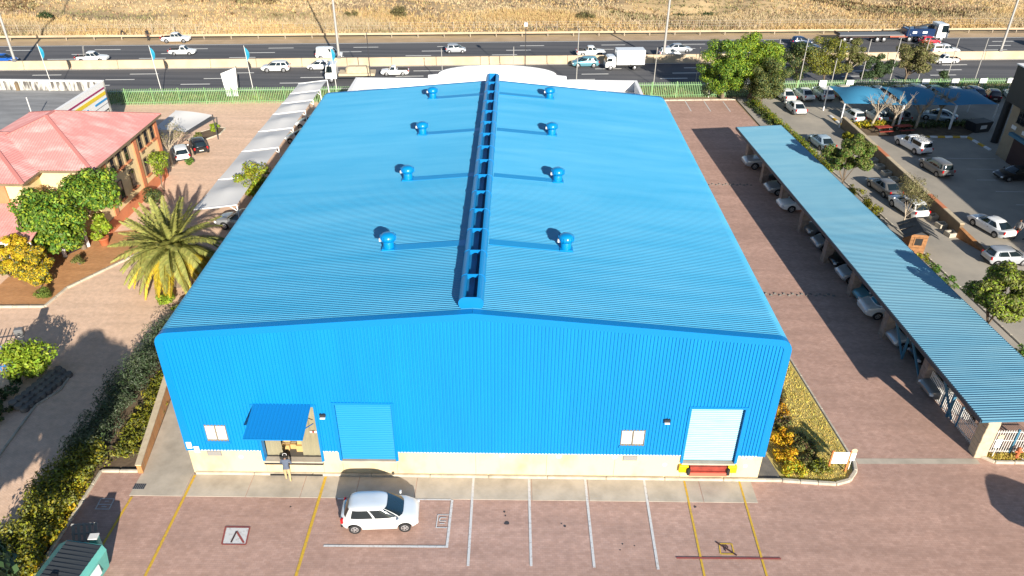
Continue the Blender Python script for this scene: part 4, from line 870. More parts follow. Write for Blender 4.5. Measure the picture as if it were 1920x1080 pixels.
# --- under the blue carport; some paints are darkened to stand in for its shade
for i, (y, st, c, lb) in enumerate(((41.3, 'bakkie_canopy', 'silver', 'silver pickup nosing out at the far end of the carport'), (37.2, 'hatch', 'black', 'black car second from the far end under the carport'), (35.4, 'sedan', 'midgrey', 'car in paint darkened for shade, half behind the second carport pillar'),
        (32.0, 'sedan', 'white', 'white car nosing out between the second and third pillars'), (27.3, 'sedan', 'grey', 'grey sedan under the carport before the fourth pillar'), (25.0, 'hatch', 'midgrey', 'hatchback in paint darkened for shade, half behind the fourth carport pillar'), (22.2, 'sedan', 'black', 'black car in the middle of the carport row'),
        (20.2, 'hatch', 'silver', 'silver hatchback in the middle of the carport row'), (17.4, 'hatch', 'teal', 'dark teal hatchback beside the white van under the carport'), (15.6, 'van', 'pearl', 'white van with dark windows under the carport'), (12.1, 'hatch', 'silver', 'silver hatchback just past the spikes under the carport'), (10.2, 'hatch', 'black', 'black hatchback beside the near carport bay'), (7.0, 'sedan', 'grey', 'grey sedan behind the steel braces in the near carport bay'))):
    car(st, c, 25.95-0.05*y+1.15 + (2.0 if i in (1, 4, 6, 11) else 1.45), y, 183, lb, G4)
# --- left yard
car('hatch', 'white', -31.0, 42.0, 118, 'white hatchback parked by the bare tree at the peach building', size=.88); car('hatch', 'black', -30.0, 44.0, 120, 'black hatchback with red tail light next to the white one', size=.88)
car('sedan', 'midgrey', -20.3, 27.4, 170, 'dark grey car under the nearest white shade sail'); car('hatch', 'silver', -19.9, 46.4, 170, 'silver car under the middle of the white shade sails'); car('hatch', 'white', -19.9, 50.6, 170, 'white car under the farther white shade sails')

# ------------------------------------------------------------------ people
def person(label, loc, heading, jacket, trousers, hair, pose, shoes='black', skin='skin', height=1.74, extra=None):
    """one continuous skinned figure; joints laid out for the pose, facing +x before heading is applied"""
    k = height/1.74; V = {}; E = []
    def P(n, x, y, z, r, par=None):
        V[n] = (Vector((x, y, z))*k, r*k)
        if par: E.append((par, n))
    ln = pose.get('lean', 0.0); hd = pose.get('head', 0.05)
    P('pelvis', 0, 0, .95, .135); P('waist', ln*.25, 0, 1.08, .125, 'pelvis'); P('chest', ln*.7, 0, 1.30, .15, 'waist'); P('neckb', ln*.95, 0, 1.46, .075, 'chest'); P('neck', ln+hd*.4, 0, 1.53, .055, 'neckb')
    P('jaw', ln+hd, 0, 1.60, .075, 'neck'); P('skull', ln+hd, 0, 1.68, .092, 'jaw'); P('crown', ln+hd-.01, 0, 1.735, .055, 'skull'); P('nose', ln+hd+.10, 0, 1.625, .015, 'jaw')
    for sg, sd in ((1, 'l'), (-1, 'r')):
        lg = pose.get('leg_'+sd, (0, 0)); ar = pose.get('arm_'+sd, ((.02, .27, 1.15), (.10, .27, .92)))
        P('hip'+sd, 0, sg*.095, .90, .10, 'pelvis'); P('knee'+sd, lg[0]*.5+.02, sg*.11, .50, .068, 'hip'+sd); P('ankle'+sd, lg[0], sg*.115, .10, .045, 'knee'+sd); P('toe'+sd, lg[0]+.16, sg*.13, .04, .036, 'ankle'+sd)
        P('sh'+sd, ln*.85, sg*.19, 1.41, .072, 'chest'); P('el'+sd, ar[0][0]+ln*.6, sg*ar[0][1], ar[0][2], .047, 'sh'+sd); P('wr'+sd, ar[1][0]+ln*.6, sg*ar[1][1], ar[1][2], .032, 'el'+sd)
        w = V['wr'+sd][0]/k; d = (w - V['el'+sd][0]/k).normalized(); pm = w+d*.07; P('palm'+sd, pm.x, pm.y, pm.z, .032, 'wr'+sd)
        sidev = Vector((1, 0, 0)) if abs(d.x) < .7 else Vector((0, sg, 0))
        for i, (q, ll) in enumerate(((-.5, .075), (-.17, .09), (.17, .085), (.5, .065))):
            a = pm+d*.05+sidev*q*.06; b = a+d*ll*.6+Vector((.0, -sg*.015, 0)); P(f'f{i}{sd}', a.x, a.y, a.z, .010, 'palm'+sd); P(f'g{i}{sd}', b.x, b.y, b.z, .008, f'f{i}{sd}')
        a = w+d*.05+sidev*.05; P('th'+sd, a.x, a.y, a.z, .010, 'palm'+sd)
        P('ear'+sd, ln+hd-.01, sg*.088, 1.64, .014, 'skull')
    names = list(V); me = bpy.data.meshes.new('body'); me.from_pydata([tuple(V[n][0]) for n in names], [(names.index(a), names.index(b)) for a, b in E], [])
    o = bpy.data.objects.new('body', me); COL.objects.link(o); o.modifiers.new('s', 'SKIN'); sv = me.skin_vertices[0].data
    for i, n in enumerate(names): sv[i].radius = (V[n][1], V[n][1]*(1.0 if n not in ('chest', 'waist', 'pelvis') else 1.15)); sv[i].use_root = (n == 'pelvis')
    sb = o.modifiers.new('u', 'SUBSURF'); sb.levels = 2
    out = evalmesh(o); bpy.data.objects.remove(o)
    out.materials.clear()
    for m_ in (jacket, trousers, skin, hair, shoes): out.materials.append(M[m_])
    hands = [V['wrl'][0], V['wrr'][0]]; jaw = V['jaw'][0]; sk_ = V['skull'][0]
    for p in out.polygons:
        c = p.center; idx = 0
        if c.z < .93*k: idx = 1
        if c.z < .075*k: idx = 4
        if c.z > 1.49*k: idx = 2
        if c.z > 1.66*k or (c.z > 1.55*k and c.x < jaw.x-.015*k): idx = 3
        if any((c-h_).length < .23*k and (c-h_).dot((h_-V['el'+s_][0]).normalized()) > -.01 for h_, s_ in zip(hands, 'lr')): idx = 2
        p.material_index = idx; p.use_smooth = True
    root = thing('person', label, 'person', loc, math.radians(heading)); b = link('body', out, root)
    for sg in (-1, 1): MB().lathe([(.0, -.007), (.009, 0), (.0, .007)], 6, (jaw.x+.078*k, sg*.032*k, sk_.z-.03*k)).build('eye', 'black', root)
    MB().box(jaw.x+.068*k, jaw.x+.078*k, -.022, .022, jaw.z-.04*k, jaw.z-.032*k).build('mouth', 'maroon', root)
    if extra: extra(root, V, k)
    return root
mat('skin', (0.20, 0.10, 0.06), 0.6); mat('jacket_slate', (0.085, 0.105, 0.15), 0.8); mat('jacket_black', (0.02, 0.02, 0.022), 0.8); mat('jacket_grey', (0.22, 0.21, 0.20), 0.8)
mat('khaki', (0.44, 0.34, 0.18), 0.8); mat('trouser_dark', (0.025, 0.025, 0.03), 0.8); mat('hair_black', (0.012, 0.010, 0.009), 0.7)
def headphones(root, V, k):
    s = V['skull'][0]; MB().tube([(s.x, .10, s.z-.03), (s.x, .085, s.z+.07), (s.x, 0, s.z+.115), (s.x, -.085, s.z+.07), (s.x, -.10, s.z-.03)], .012, 6).build('headphones', 'sign_white', root)
person('person in slate jacket and khaki trousers facing the open loading door', (-9.5, -0.55, 0.014), 96, 'jacket_slate', 'khaki', 'hair_black', {'lean': .07, 'head': .09, 'arm_l': ((.10, .26, 1.16), (.30, .16, 1.12)), 'arm_r': ((.06, .26, 1.15), (.24, .20, 1.02)), 'leg_l': (.10, 0), 'leg_r': (-.08, 0)}, extra=headphones)
person('person in grey jacket walking beside the white sedan, the left of two', (42.7, 26.9, 0.004), 200, 'jacket_grey', 'trouser_dark', 'hair_black', {'leg_l': (.22, 0), 'leg_r': (-.2, 0), 'arm_l': ((-.1, .26, 1.15), (.02, .25, .93)), 'lean': .04})
person('person in black clothes walking beside the white sedan, the right of two', (43.5, 26.5, 0.004), 185, 'jacket_black', 'trouser_dark', 'hair_black', {'leg_l': (-.2, 0), 'leg_r': (.22, 0), 'lean': .04})
person('person in dark clothes standing on the sandy shoulder near the stopped pickup', (*H(-51.9, 15.0), -0.01), 260, 'jacket_black', 'trouser_dark', 'hair_black', {})
person('person in dark clothes bending beside the guard rail left of the stopped pickup', (*H(-56.2, 16.3), -0.02), 20, 'jacket_black', 'trouser_dark', 'hair_black', {'lean': .30, 'head': .14, 'arm_l': ((.30, .24, 1.05), (.45, .22, .82)), 'arm_r': ((.30, .24, 1.05), (.46, .2, .8))}, height=1.5)
# ------------------------------------------------------------------ blue carport with stone pillars
cp = thing('carport', 'long blue corrugated carport on stone pillars beside the brick drive', 'carport')
A0, A1, B0, B1 = (25.80, 1.42), (23.75, 44.4), (30.95, 1.35), (28.10, 44.0)      # left near/far, right near/far
def cpx(y, side): a, b = (A0, A1) if side == 0 else (B0, B1); t = (y-a[1])/(b[1]-a[1]); return a[0]+(b[0]-a[0])*t
rows = rib_rows(1.42, 44.2, ((0.0, 0), (0.06, 0), (0.09, 1), (0.15, 1)), 0.18); v = []; f = []
for y, h in rows: v += [(cpx(y, 0), y, 2.90+.034*h), (cpx(y, 1), y, 3.16+.034*h)]
f = [(2*i, 2*i+1, 2*i+3, 2*i+2) for i in range(len(rows)-1)]
link('roof_sheeting', np_mesh('roof_sheeting', np.array(v), np.array(f), 'carport_sheet'), cp)
MB().bar((cpx(1.42, 0)-.03, 1.42, 2.80), (cpx(44.3, 0)-.03, 44.3, 2.80), .08, .24).build('gutter', 'steel_dark', cp)
MB().bar((cpx(1.42, 1)+.02, 1.42, 3.10), (cpx(44.3, 1)+.02, 44.3, 3.10), .05, .16).build('fascia', 'steel_blue', cp)
MB().bar((cpx(44.25, 0), 44.27, 2.84), (cpx(44.25, 1), 44.27, 3.10), .05, .14).build('fascia', 'steel_blue', cp); MB().bar((cpx(1.4, 0), 1.39, 2.84), (cpx(1.4, 1), 1.39, 3.10), .05, .14).build('fascia', 'steel_blue', cp)
MB().bar((cpx(1.5, 0)+2.4, 1.5, 2.9), (cpx(44, 0)+2.2, 44, 2.9), .12, .18).build('purlin', 'steel_dark', cp)
PY = [2.05, 7.8, 12.86, 17.95, 22.75, 27.75, 32.6, 37.6, 42.4]
blk = MB().cbox((0, 0, 0), (.62, .62, .33), 0, .025).mesh('block', 'stone_pillar'); blc = MB().cbox((0, 0, 0), (.66, .66, .33), 0, .025).mesh('block', 'stone_cream'); cpb = MB().cbox((0, 0, 0), (.7, .7, .1), 0, .02).mesh('capstone', 'stone_cream')
for i, y in enumerate(PY):
    x = cpx(y, 0)+1.05
    pl = bpy.data.objects.new('pillar', None); COL.objects.link(pl); pl.parent = cp; pl.location = (x, y, 0)
    for k in range(8): link('block', blc if i == 0 else blk, pl, (random.uniform(-.012, .012), random.uniform(-.012, .012), .34*k), (0, 0, random.uniform(-.02, .02)))
    MB().bar((x-.95, y, 2.80), (x+3.6, y, 2.98), .1, .16).build('rafter', 'steel_dark', cp)
    if i < 8: MB().bar((x+3.3, y, 0), (x+3.3, y, 2.95), .12).build('rear_post', 'steel_blue', cp)
for (ya, yb) in ((8.2, 10.4), (10.4, 12.4), (4.6, 6.6)):
    MB().bar((cpx(ya, 0)+1.0, ya, .1), (cpx(yb, 0)+.7, yb, 2.75), .1).build('brace', 'steel_blue', cp)
MB().bar((cpx(5.0, 0)+1.0, 5.0, 0), (cpx(5.0, 0)+1.0, 5.0, 2.8), .14).build('post', 'steel_blue', cp); MB().bar((cpx(10.4, 0)+1.0, 10.4, 0), (cpx(10.4, 0)+1.0, 10.4, 2.8), .12).build('post', 'steel_blue', cp)
# low steel railings of the near bay
pale = MB().box(-.016, .016, -.016, .016, 0, 1.45).mesh('bar', 'pale_steel'); paled = MB().box(-.016, .016, -.016, .016, 0, 1.45).mesh('bar', 'pole_metal')
def railing(label, a, b, z0, h, posts=2):
    r = thing('railing', label, 'railing'); a = Vector((*a, z0)); b = Vector((*b, z0)); n = int((b-a).length/.13)
    for i in range(n+1): p = a+(b-a)*i/n; o = link('bar', pale, r, p); o.scale = (1, 1, h/1.45)
    for z in (.12, h-.12, h*.55): MB().bar(a+Vector((0, 0, z)), b+Vector((0, 0, z)), .035).build('rail', 'pale_steel', r)
    for i in range(posts): p = a+(b-a)*(i+1)/(posts+1); MB().bar(p, p+Vector((0, 0, h+.05)), .09).build('post', 'steel_blue', r)
railing('pale steel railing along the drive side of the near carport bay', (cpx(7.4, 0)+1.05, 7.4), (cpx(2.5, 0)+1.05, 2.5), 0.02, 1.35)
railing('pale steel railing across the near end of the carport', (27.25, 2.1), (31.2, 2.1), 0.02, 1.6)
mc = thing('scooter', 'small scooter parked behind the near carport railing', 'scooter', (28.2, 4.2, 0.005), 2.6)
wm = MB().tube([(0, -.05, 0), (0, .05, 0)], .24, 16).mesh('wheel', 'tyre', 40)
for x in (-.55, .6): link('wheel', wm, mc, (x, 0, .24))
MB().cbox((-.25, 0, .35), (.8, .3, .28), 0, .08).build('body', 'paint_navy', mc, 40); MB().cbox((-.3, 0, .66), (.6, .26, .1), 0, .03).build('seat', 'black', mc); MB().bar((.6, 0, .24), (.35, 0, .98), .07).bar((.35, -.3, 1.0), (.35, .3, 1.0), .04).build('fork', 'grey_metal', mc); MB().cbox((.42, 0, .55), (.08, .36, .4), 0, .03).build('leg_shield', 'paint_silver', mc)

# ------------------------------------------------------------------ signs on the verges
def board_sign(label, x, y, w, h, z0, legm, rz, lean=0.0):
    s = thing('notice_board', label, 'sign', (x, y, 0.02), rz)
    for sx in (-1, 1): MB().bar((sx*(w/2+.05), 0, 0), (sx*(w/2+.05), 0, z0+h+.08), .075).build('leg', legm, s)
    MB().box(-w/2, w/2, -.03, .0, z0, z0+h).build('panel', 'sign_white', s)
    for k in range(3): MB().box(-w*.38, w*(.1+.08*k), -.034, -.03, z0+h*.12+.05*k, z0+h*.12+.05*k+.015).build('faint_text_line', 'text_grey', s)
board_sign('large white notice board on two orange posts at the lawn corner', 18.75, 0.62, .82, .78, .55, 'sign_orange', 0.0)
def post_sign(label, x, y, rz=0.0, h=1.15):
    s = thing('post_sign', label, 'sign', (x, y, 0.02), rz)
    MB().bar((0, 0, 0), (0, 0, h), .04).build('post', 'pale_steel', s); MB().box(-.16, .16, -.03, -.005, h*.55, h).build('panel', 'sign_white', s)
    MB().prism_xz([(a, h+.15+b) for a, b in disc_xz(.17)], -.03, -.005).build('disc', 'stone_cream', s)
post_sign('small white sign with round disc beside the orange posted board', 19.42, 0.75); post_sign('small white sign with round disc before the carport railing', 27.45, 1.75, h=1.3)
hy = thing('fire_hydrant', 'orange hydrant post at the right edge beside the railing', 'hydrant', (28.75, 1.75, 0.02))
MB().lathe([(.13, 0), (.13, .1), (.09, .12), (.09, .5), (.12, .55), (.10, .66), (.03, .72)], 12).build('barrel', 'terracotta', hy, 40); MB().tube([(-.2, 0, .42), (.2, 0, .42)], .055, 10).build('outlet', 'terracotta', hy, 40); MB().bar((.1, -.05, .02), (.35, -.3, .02), .09).build('hose_reel', 'sign_white', hy)

# ------------------------------------------------------------------ green palisade fence along the highway
def palisade(label, s0, s1, t, h, sp, m_='fence_green', rail=True):
    fz = thing('palisade_fence', label, 'fence'); pm = MB().add([(-.03, 0, 0), (.03, 0, 0), (.03, .02, 0), (-.03, .02, 0), (-.03, 0, h), (.03, 0, h), (.03, .02, h), (-.03, .02, h), (0, .01, h+.08)], [(0, 1, 5, 4), (1, 2, 6, 5), (2, 3, 7, 6), (3, 0, 4, 7), (4, 5, 8), (5, 6, 8), (6, 7, 8), (7, 4, 8)]).mesh('pale', m_)
    n = int((s1-s0)/sp)
    for i in range(n+1): x, y = H(s0+i*sp, t); link('pale', pm, fz, (x, y, 0), (0, 0, TH))
    for z in (.3, h-.3): MB().bar((*H(s0, t+.05), z), (*H(s1, t+.05), z), .05).build('rail', m_, fz)
    po = MB().box(-.05, .05, -.05, .05, 0, h+.1).mesh('post', m_); k = s0
    while k <= s1: x, y = H(k, t+.1); link('post', po, fz, (x, y, 0), (0, 0, TH)); k += 3.0
palisade('sunlit green palisade fence left of the warehouse, along the highway', -47.5, -10.5, -15.1, 1.85, .2)
palisade('green palisade fence right of the office block, partly shaded by trees', 14.2, 68, -15.1, 1.85, .22)
for i, (s, lb) in enumerate(((24.2, 'white notice plate on the green fence left of the big trees'), (41.6, 'white plate on the fence above the beige pickup'), (38.2, 'white plate on the fence above the white SUV'), (51.2, 'white plate on the fence above the white SUV behind the sail'), (55.0, 'white plate on the fence, second of the four right ones'), (58.6, 'white plate on the fence above the navy SUV'), (62.2, 'rightmost white plate on the fence'))):
    x, y = H(s, -15.3); o = tag(MB().box(-.45, .45, -.02, 0, 1.35, 1.95).build('fence_sign', 'sign_white'), lb, 'sign', 'white plates on the fence'); o.location = (x, y, 0); o.rotation_euler = (0, 0, TH)
    MB().box(-.03, .03, 0, .03, 0, 1.9).build('post', 'pale_steel', o)
    MB().box(-.32, .30, -.024, -.02, 1.6, 1.66).build('faint_text_line', 'text_grey', o)

# ------------------------------------------------------------------ highway furniture
br_ = thing('median_barrier', 'long sand-coloured concrete barrier between the carriageways', 'barrier')
seg = MB().prism_xz([(-.35, 0), (.35, 0), (.2, .35), (.13, 1.05), (-.13, 1.05), (-.2, .35)], -2.97, 2.97).mesh('barrier_segment', 'barrier')
for i in range(-22, 24):
    x, y = H(i*6.0, .5); link('barrier_segment', seg, br_, (x, y, 0), (0, 0, TH-PI/2))
gr = thing('guard_rail', 'pale guard rail along the far edge of the highway', 'guard rail')
rp = [(0, .42), (.05, .47), (.05, .53), (0, .57), (.05, .61), (.05, .68), (0, .73)]
for i in range(-14, 14):
    mb = MB(); a = H(i*8.0, 15.55); b = H(i*8.0+7.98, 15.55); nx, ny = ST, -CT
    for (u, z), (u2, z2) in zip(rp[:-1], rp[1:]): mb.quad((a[0]+nx*u, a[1]+ny*u, z), (b[0]+nx*u, b[1]+ny*u, z), (b[0]+nx*u2, b[1]+ny*u2, z2), (a[0]+nx*u2, a[1]+ny*u2, z2))
    mb.build('rail', 'barrier', gr)
    for q in (0, 4): x, y = H(i*8.0+q, 15.7); MB().box(x-.06, x+.06, y-.06, y+.06, -.05, .7).build('post', 'bark_pale', gr)
vf = thing('veld_fence', 'thin wire fence on pale posts before the dry grass', 'fence'); pm = MB().tube([(0, 0, -.3), (0, 0, 1.3)], .05, 6).mesh('post', 'bark_pale')
for i in range(-27, 30): x, y = H(i*3.3, 19.6); link('post', pm, vf, (x, y, 0), (random.uniform(-.06, .06), random.uniform(-.06, .06), 0))
for z in (.5, .9, 1.3): MB().bar((*H(-90, 19.6), z), (*H(100, 19.6), z), .015).build('wire', 'pole_metal', vf)
for i, (s, lb) in enumerate(((-64.0, 'tall light mast on the median at the far left'), (-22.0, 'tall light mast on the median beside the white van'), (22.4, 'tall light mast on the median beside the white hatchback'), (71.2, 'tall light mast on the median near the right edge'))):
    x, y = H(s, .5); m_ = thing('light_mast', lb, 'light mast', (x, y, 1.0), 0, 'light masts on the median')
    MB().tube([(0, 0, 0), (0, 0, 9), (0, 0, 18)], [.17, .14, .09], 10).build('pole', 'pole_metal', m_, 40); MB().cbox((0, 0, .0), (.5, .4, .35), 0, .04).build('base', 'grey_metal', m_)
    for sg in (-1, 1): a = MB().tube([(0, 0, 17.8), (0, sg*1.2, 18.3), (0, sg*2.4, 18.4)], .05, 6).build('arm', 'pole_metal', m_); MB().cbox((0, sg*2.6, 18.33), (.3, .8, .14), 0, .04).build('lamp_head', 'grey_metal', a)
# flag poles, thin poles and a slanted banner in the near verge
G6 = 'flag poles along the verge'
for i, (s, t, h, lb) in enumerate(((-54.0, -11.6, 6.2, 'flag pole with teal flags at the far left'), (-41.6, -11.6, 5.9, 'flag pole with small teal flag, second from left'), (-30.6, -12.4, 6.0, 'flag pole with long teal flag above the white banner'), (-20.6, -13.2, 6.0, 'flag pole with teal flag by the white shade sails'))):
    x, y = H(s, t); p = thing('flag_pole', lb, 'flag pole', (x, y, 0), 0, G6)
    MB().tube([(0, 0, 0), (-.25, 0, h)], [.05, .03], 8).build('pole', 'pale_steel', p)
    n = 10; mb = MB()
    for k in range(n):
        z0, z1 = h-.1-k*.17, h-.1-(k+1)*.17; w0, w1 = .06+.42*math.sin(PI*min(1, k/n*1.1)), .06+.42*math.sin(PI*min(1, (k+1)/n*1.1)); x0 = -.25*z0/h; x1 = -.25*z1/h
        mb.quad((x0, 0, z0), (x0+w0, .06*math.sin(k), z0-.1), (x1+w1, .06*math.sin(k+1), z1-.1), (x1, 0, z1))
    mb.build('flag', 'flag_teal', p)
x, y = H(-33.2, -12.9); b_ = thing('banner_sign', 'leaning white banner board standing by the highway', 'banner', (x, y, 0), TH)
MB().add([(-.5, 0, .2), (.85, 0, .2), (1.1, .04, 3.6), (-.75, .04, 2.9), (-.5, .06, .2), (.85, .06, .2), (1.1, .1, 3.6), (-.75, .1, 2.9)], [(0, 1, 2, 3), (7, 6, 5, 4), (0, 4, 5, 1), (1, 5, 6, 2), (2, 6, 7, 3), (3, 7, 4, 0)]).build('panel', 'sign_white', b_)
MB().bar((1.0, .15, 0), (1.12, .15, 3.7), .09).build('post', 'pole_dark', b_)
for i, (px, h, dk) in enumerate(((-16.2, 6.5, 1), (-7.3, 4.6, 0), (1.55, 4.8, 0), (3.0, 7.3, 1), (9.5, 6.9, 0), (19.4, 4.6, 0), (26.0-1.2, 4.6, 0), (33.4, 6.5, 0), (36.8, 6.6, 0), (40.9, 6.4, 0), (44.6, 6.4, 0), (48.3, 6.6, 0), (51.9, 6.4, 0), (55.6, 6.5, 0), (59.3, 6.4, 0))):
    pos = ('behind the parked white lorry', 'left of the curved parapet', 'just left of the dark lamp pole', 'topped by a white lamp head behind the curved parapet', 'right of the curved parapet', 'in front of the box truck', 'left of the big trees', 'leftmost behind the fence trees', 'second behind the fence trees', 'third behind the fence trees', 'fourth behind the fence trees', 'fifth from the left at the lot fence', 'sixth from the left at the lot fence', 'seventh from the left at the lot fence', 'rightmost at the lot fence')[i]
    x, y = px, 76+px*.078-(13.6 if px < 30 else 14.0)
    if px < 30: y = 66.5+px*.06
    p = thing('pole', ('slim dark pole ' if dk else 'slim grey pole ') + pos, 'pole', (x, y, 0), 0, 'slim poles along the highway')
    MB().tube([(0, 0, 0), (0, 0, h)], [.06, .045], 7).build('shaft', 'pole_dark' if dk else 'pole_metal', p)
    MB().cbox((0, 0, h), ((.42, .42, .4) if i == 3 else (.14, .14, .08)), 0, .02).build('head', 'sign_white' if i == 3 else 'grey_metal', p)

# ------------------------------------------------------------------ white shade sails over the left parking
G7 = 'white shade sails left of the warehouse'
sy = [25.8, 31.6, 38.0, 43.2, 48.3, 51.8, 55.2, 59.0]
desc = ('nearest white shade sail, next to the palm', 'second white shade sail, behind the yellow-green tree', 'third white shade sail from the palm', 'fourth white shade sail from the palm', 'fifth white shade sail from the palm', 'sixth white shade sail from the palm', 'farthest white shade sail, by the green fence')
for i, (y0, y1) in enumerate(zip(sy[:-1], sy[1:])):
    s = thing('shade_sail', desc[i], 'shade sail', (0, 0, 0), 0, G7); n = 10; xl, xr = -23.5+.02*i, -20.0; top = MB(); vs = []
    for jj in range(n+1):
        for ii in range(n+1):
            u, w = ii/n, jj/n; ridge = 1-abs(2*w-1)
            z = 2.30 + .42*u + .30*ridge*(1-abs(2*u-1)*.75) - .10*math.sin(PI*u)*(1-ridge)
            inw = .12*math.sin(PI*w)
            vs.append((xl+inw+(xr-xl-inw)*u, y0+(y1-y0)*w, z))
    fs = [(j*(n+1)+q, j*(n+1)+q+1, (j+1)*(n+1)+q+1, (j+1)*(n+1)+q) for j in range(n) for q in range(n)]
    top.add(vs, fs).build('fabric', 'shade_white', s, smooth=60)
    MB().tube([(xl, y0, 2.28), (xr, y0, 2.74)], .055, 8).tube([(xr, y0, 2.76), (xr+.1, y0, 0)], .06, 8).build('frame', 'sign_white', s, 60)
    MB().tube([(xr, y0, 2.2), (xr-.6, y0, 2.64)], .035, 6).build('brace', 'sign_white', s)
    if i == len(sy)-2: MB().tube([(xl, y1, 2.28), (xr, y1, 2.74)], .055, 8).tube([(xr, y1, 2.76), (xr+.1, y1, 0)], .06, 8).build('frame', 'sign_white', s, 60)
# small sail on the traffic island
s = thing('shade_sail', 'small pale sail over the two cars by the bare tree', 'shade sail'); n = 8; vs = []
for j in range(n+1):
    for i in range(n+1):
        u, w = i/n, j/n; a = Vector((-33.6, 48.6, 2.5)).lerp(Vector((-29.2, 47.0, 2.6)), u); b = Vector((-34.2, 44.0, 2.1)).lerp(Vector((-30.9, 43.6, 2.0)), u); p = a.lerp(b, w); p.z += -.3*math.sin(PI*u)*math.sin(PI*w) + (.35*u*(1-u)); vs.append(p)
MB().add(vs, [(j*(n+1)+q, j*(n+1)+q+1, (j+1)*(n+1)+q+1, (j+1)*(n+1)+q) for j in range(n) for q in range(n)]).build('fabric', 'shade_white', s, smooth=60)
MB().tube([(-29.2, 47.0, 2.65), (-29.1, 47.0, 0)], .06, 8).build('post', 'pole_dark', s); MB().tube([(-34.2, 44, 2.1), (-34.3, 44, 0)], .06, 8).build('post', 'pale_steel', s); MB().tube([(-33.6, 48.6, 2.5), (-33.7, 48.6, 0)], .06, 8).build('post', 'pale_steel', s)
sheet('traffic_island', [(-32.2, 46.6), (-30.6, 46.4), (-29.4, 48.4), (-29.4, 50.2), (-30.4, 50.4), (-31.6, 49.0)], 0.05, 'garden_soil')
ik = bpy.data.objects.new('kerb', None); COL.objects.link(ik); tag(ik, kind='structure')
kerb('kerb', [(-32.2, 46.6), (-30.6, 46.4), (-29.4, 48.4), (-29.4, 50.2), (-30.4, 50.4), (-31.6, 49.0), (-32.2, 46.6)], .14, .1, parent=ik, piece=.7)

# ------------------------------------------------------------------ peach building with pink hipped roofs
pb = thing('peach_building', 'two-storey peach building with pink corrugated hipped roof and sash windows', 'building')
def hip(x0, x1, y0, y1, ze, zr, axis, ov=.45, nm='roof'):
    x0 -= ov; x1 += ov; y0 -= ov; y1 += ov
    if axis == 'y': r = min((x1-x0)/2, (y1-y0)/2-.6); a, b = ((x0+x1)/2, y0+r, zr), ((x0+x1)/2, y1-r, zr)
    else: r = min((y1-y0)/2, (x1-x0)/2-.6); a, b = (x0+r, (y0+y1)/2, zr), (x1-r, (y0+y1)/2, zr)
    c = [(x0, y0, ze), (x1, y0, ze), (x1, y1, ze), (x0, y1, ze)]
    faces = [[c[0], c[1], a], [c[1], c[2], b, a], [c[2], c[3], b], [c[3], c[0], a, b]] if axis == 'y' else [[c[0], c[1], b, a], [c[1], c[2], b], [c[2], c[3], a, b], [c[3], c[0], a]]
    mb = MB()
    for fc in faces:                                   # corrugated: ribs run down the slope
        fv = [Vector(q) for q in fc]; nrm = (fv[1]-fv[0]).cross(fv[-1]-fv[0]).normalized(); eave = (fv[1]-fv[0]).normalized(); up = nrm.cross(eave).normalized()
        poly = [((q-fv[0]).dot(eave), (q-fv[0]).dot(up)) for q in fv]; u = 0; umax = poly[1][0]; sp = .22
        def span(uu):
            hs = []
            for (p, q) in zip(poly, poly[1:]+poly[:1]):
                if (p[0]-uu)*(q[0]-uu) <= 0 and abs(p[0]-q[0]) > 1e-6: hs.append(p[1]+(q[1]-p[1])*(uu-p[0])/(q[0]-p[0]))
            return (min(hs), max(hs)) if hs else (0, 0)
        cols = []; i = 0
        while u <= umax+1e-6: cols.append((u, i % 2)); u += sp/2; i += 1
        for (ua, ha), (ub, hb) in zip(cols[:-1], cols[1:]):
            (a0, a1), (b0, b1) = span(min(ua, umax-1e-4)+1e-5), span(min(ub, umax-1e-4)+1e-5)
            W3 = lambda uu, vv, hh: fv[0]+eave*uu+up*vv+nrm*(.03*hh)
            mb.add([W3(ua, a0, ha), W3(ub, b0, hb), W3(ub, b1, hb), W3(ua, a1, ha)], [(0, 1, 2, 3)])
    rf = mb.build(nm, 'pink_roof', pb)
    rd = [(a, b)] + [(c[0], a), (c[1], a if axis == 'y' else b), (c[2], b), (c[3], b if axis == 'y' else a)]
    for p, q in rd: MB().bar((p[0], p[1], p[2]+.03), (q[0], q[1], q[2]+.03), .26, .05).build('ridge_cap', 'pink_flash', rf)
    fa = MB()
    for p, q in zip(c, c[1:]+c[:1]): fa.bar((p[0], p[1], p[2]-.1), (q[0], q[1], q[2]-.1), .04, .2)
    fa.build('fascia', 'wall_brown', rf)
    return rf
MB().box(-41.5, -30.6, 25.5, 37.6, 0, 5.75).build('wall', 'wall_yellow', pb); hip(-41.5, -30.6, 25.5, 37.6, 5.8, 8.0, 'y')
MB().box(-47, -34.6, 23.2, 32, 0, 5.65).build('wall', 'wall_yellow', pb); hip(-49, -34.6, 23.2, 33, 5.72, 7.6, 'x')
MB().box(-30.59, -30.55, 25.6, 37.5, 0, 1.0).build('orange_plinth', 'wall_orange', pb)
for y in (27.4, 32.9, 37.2): MB().box(-30.62, -30.48, y-.28, y+.28, 0.98, 5.74).build('pilaster', 'wall_orange', pb)
for x in (-36.2, -38.4): MB().box(x-.4, x+.4, 23.06, 23.19, 0, 5.6).build('pilaster', 'wall_orange', pb)
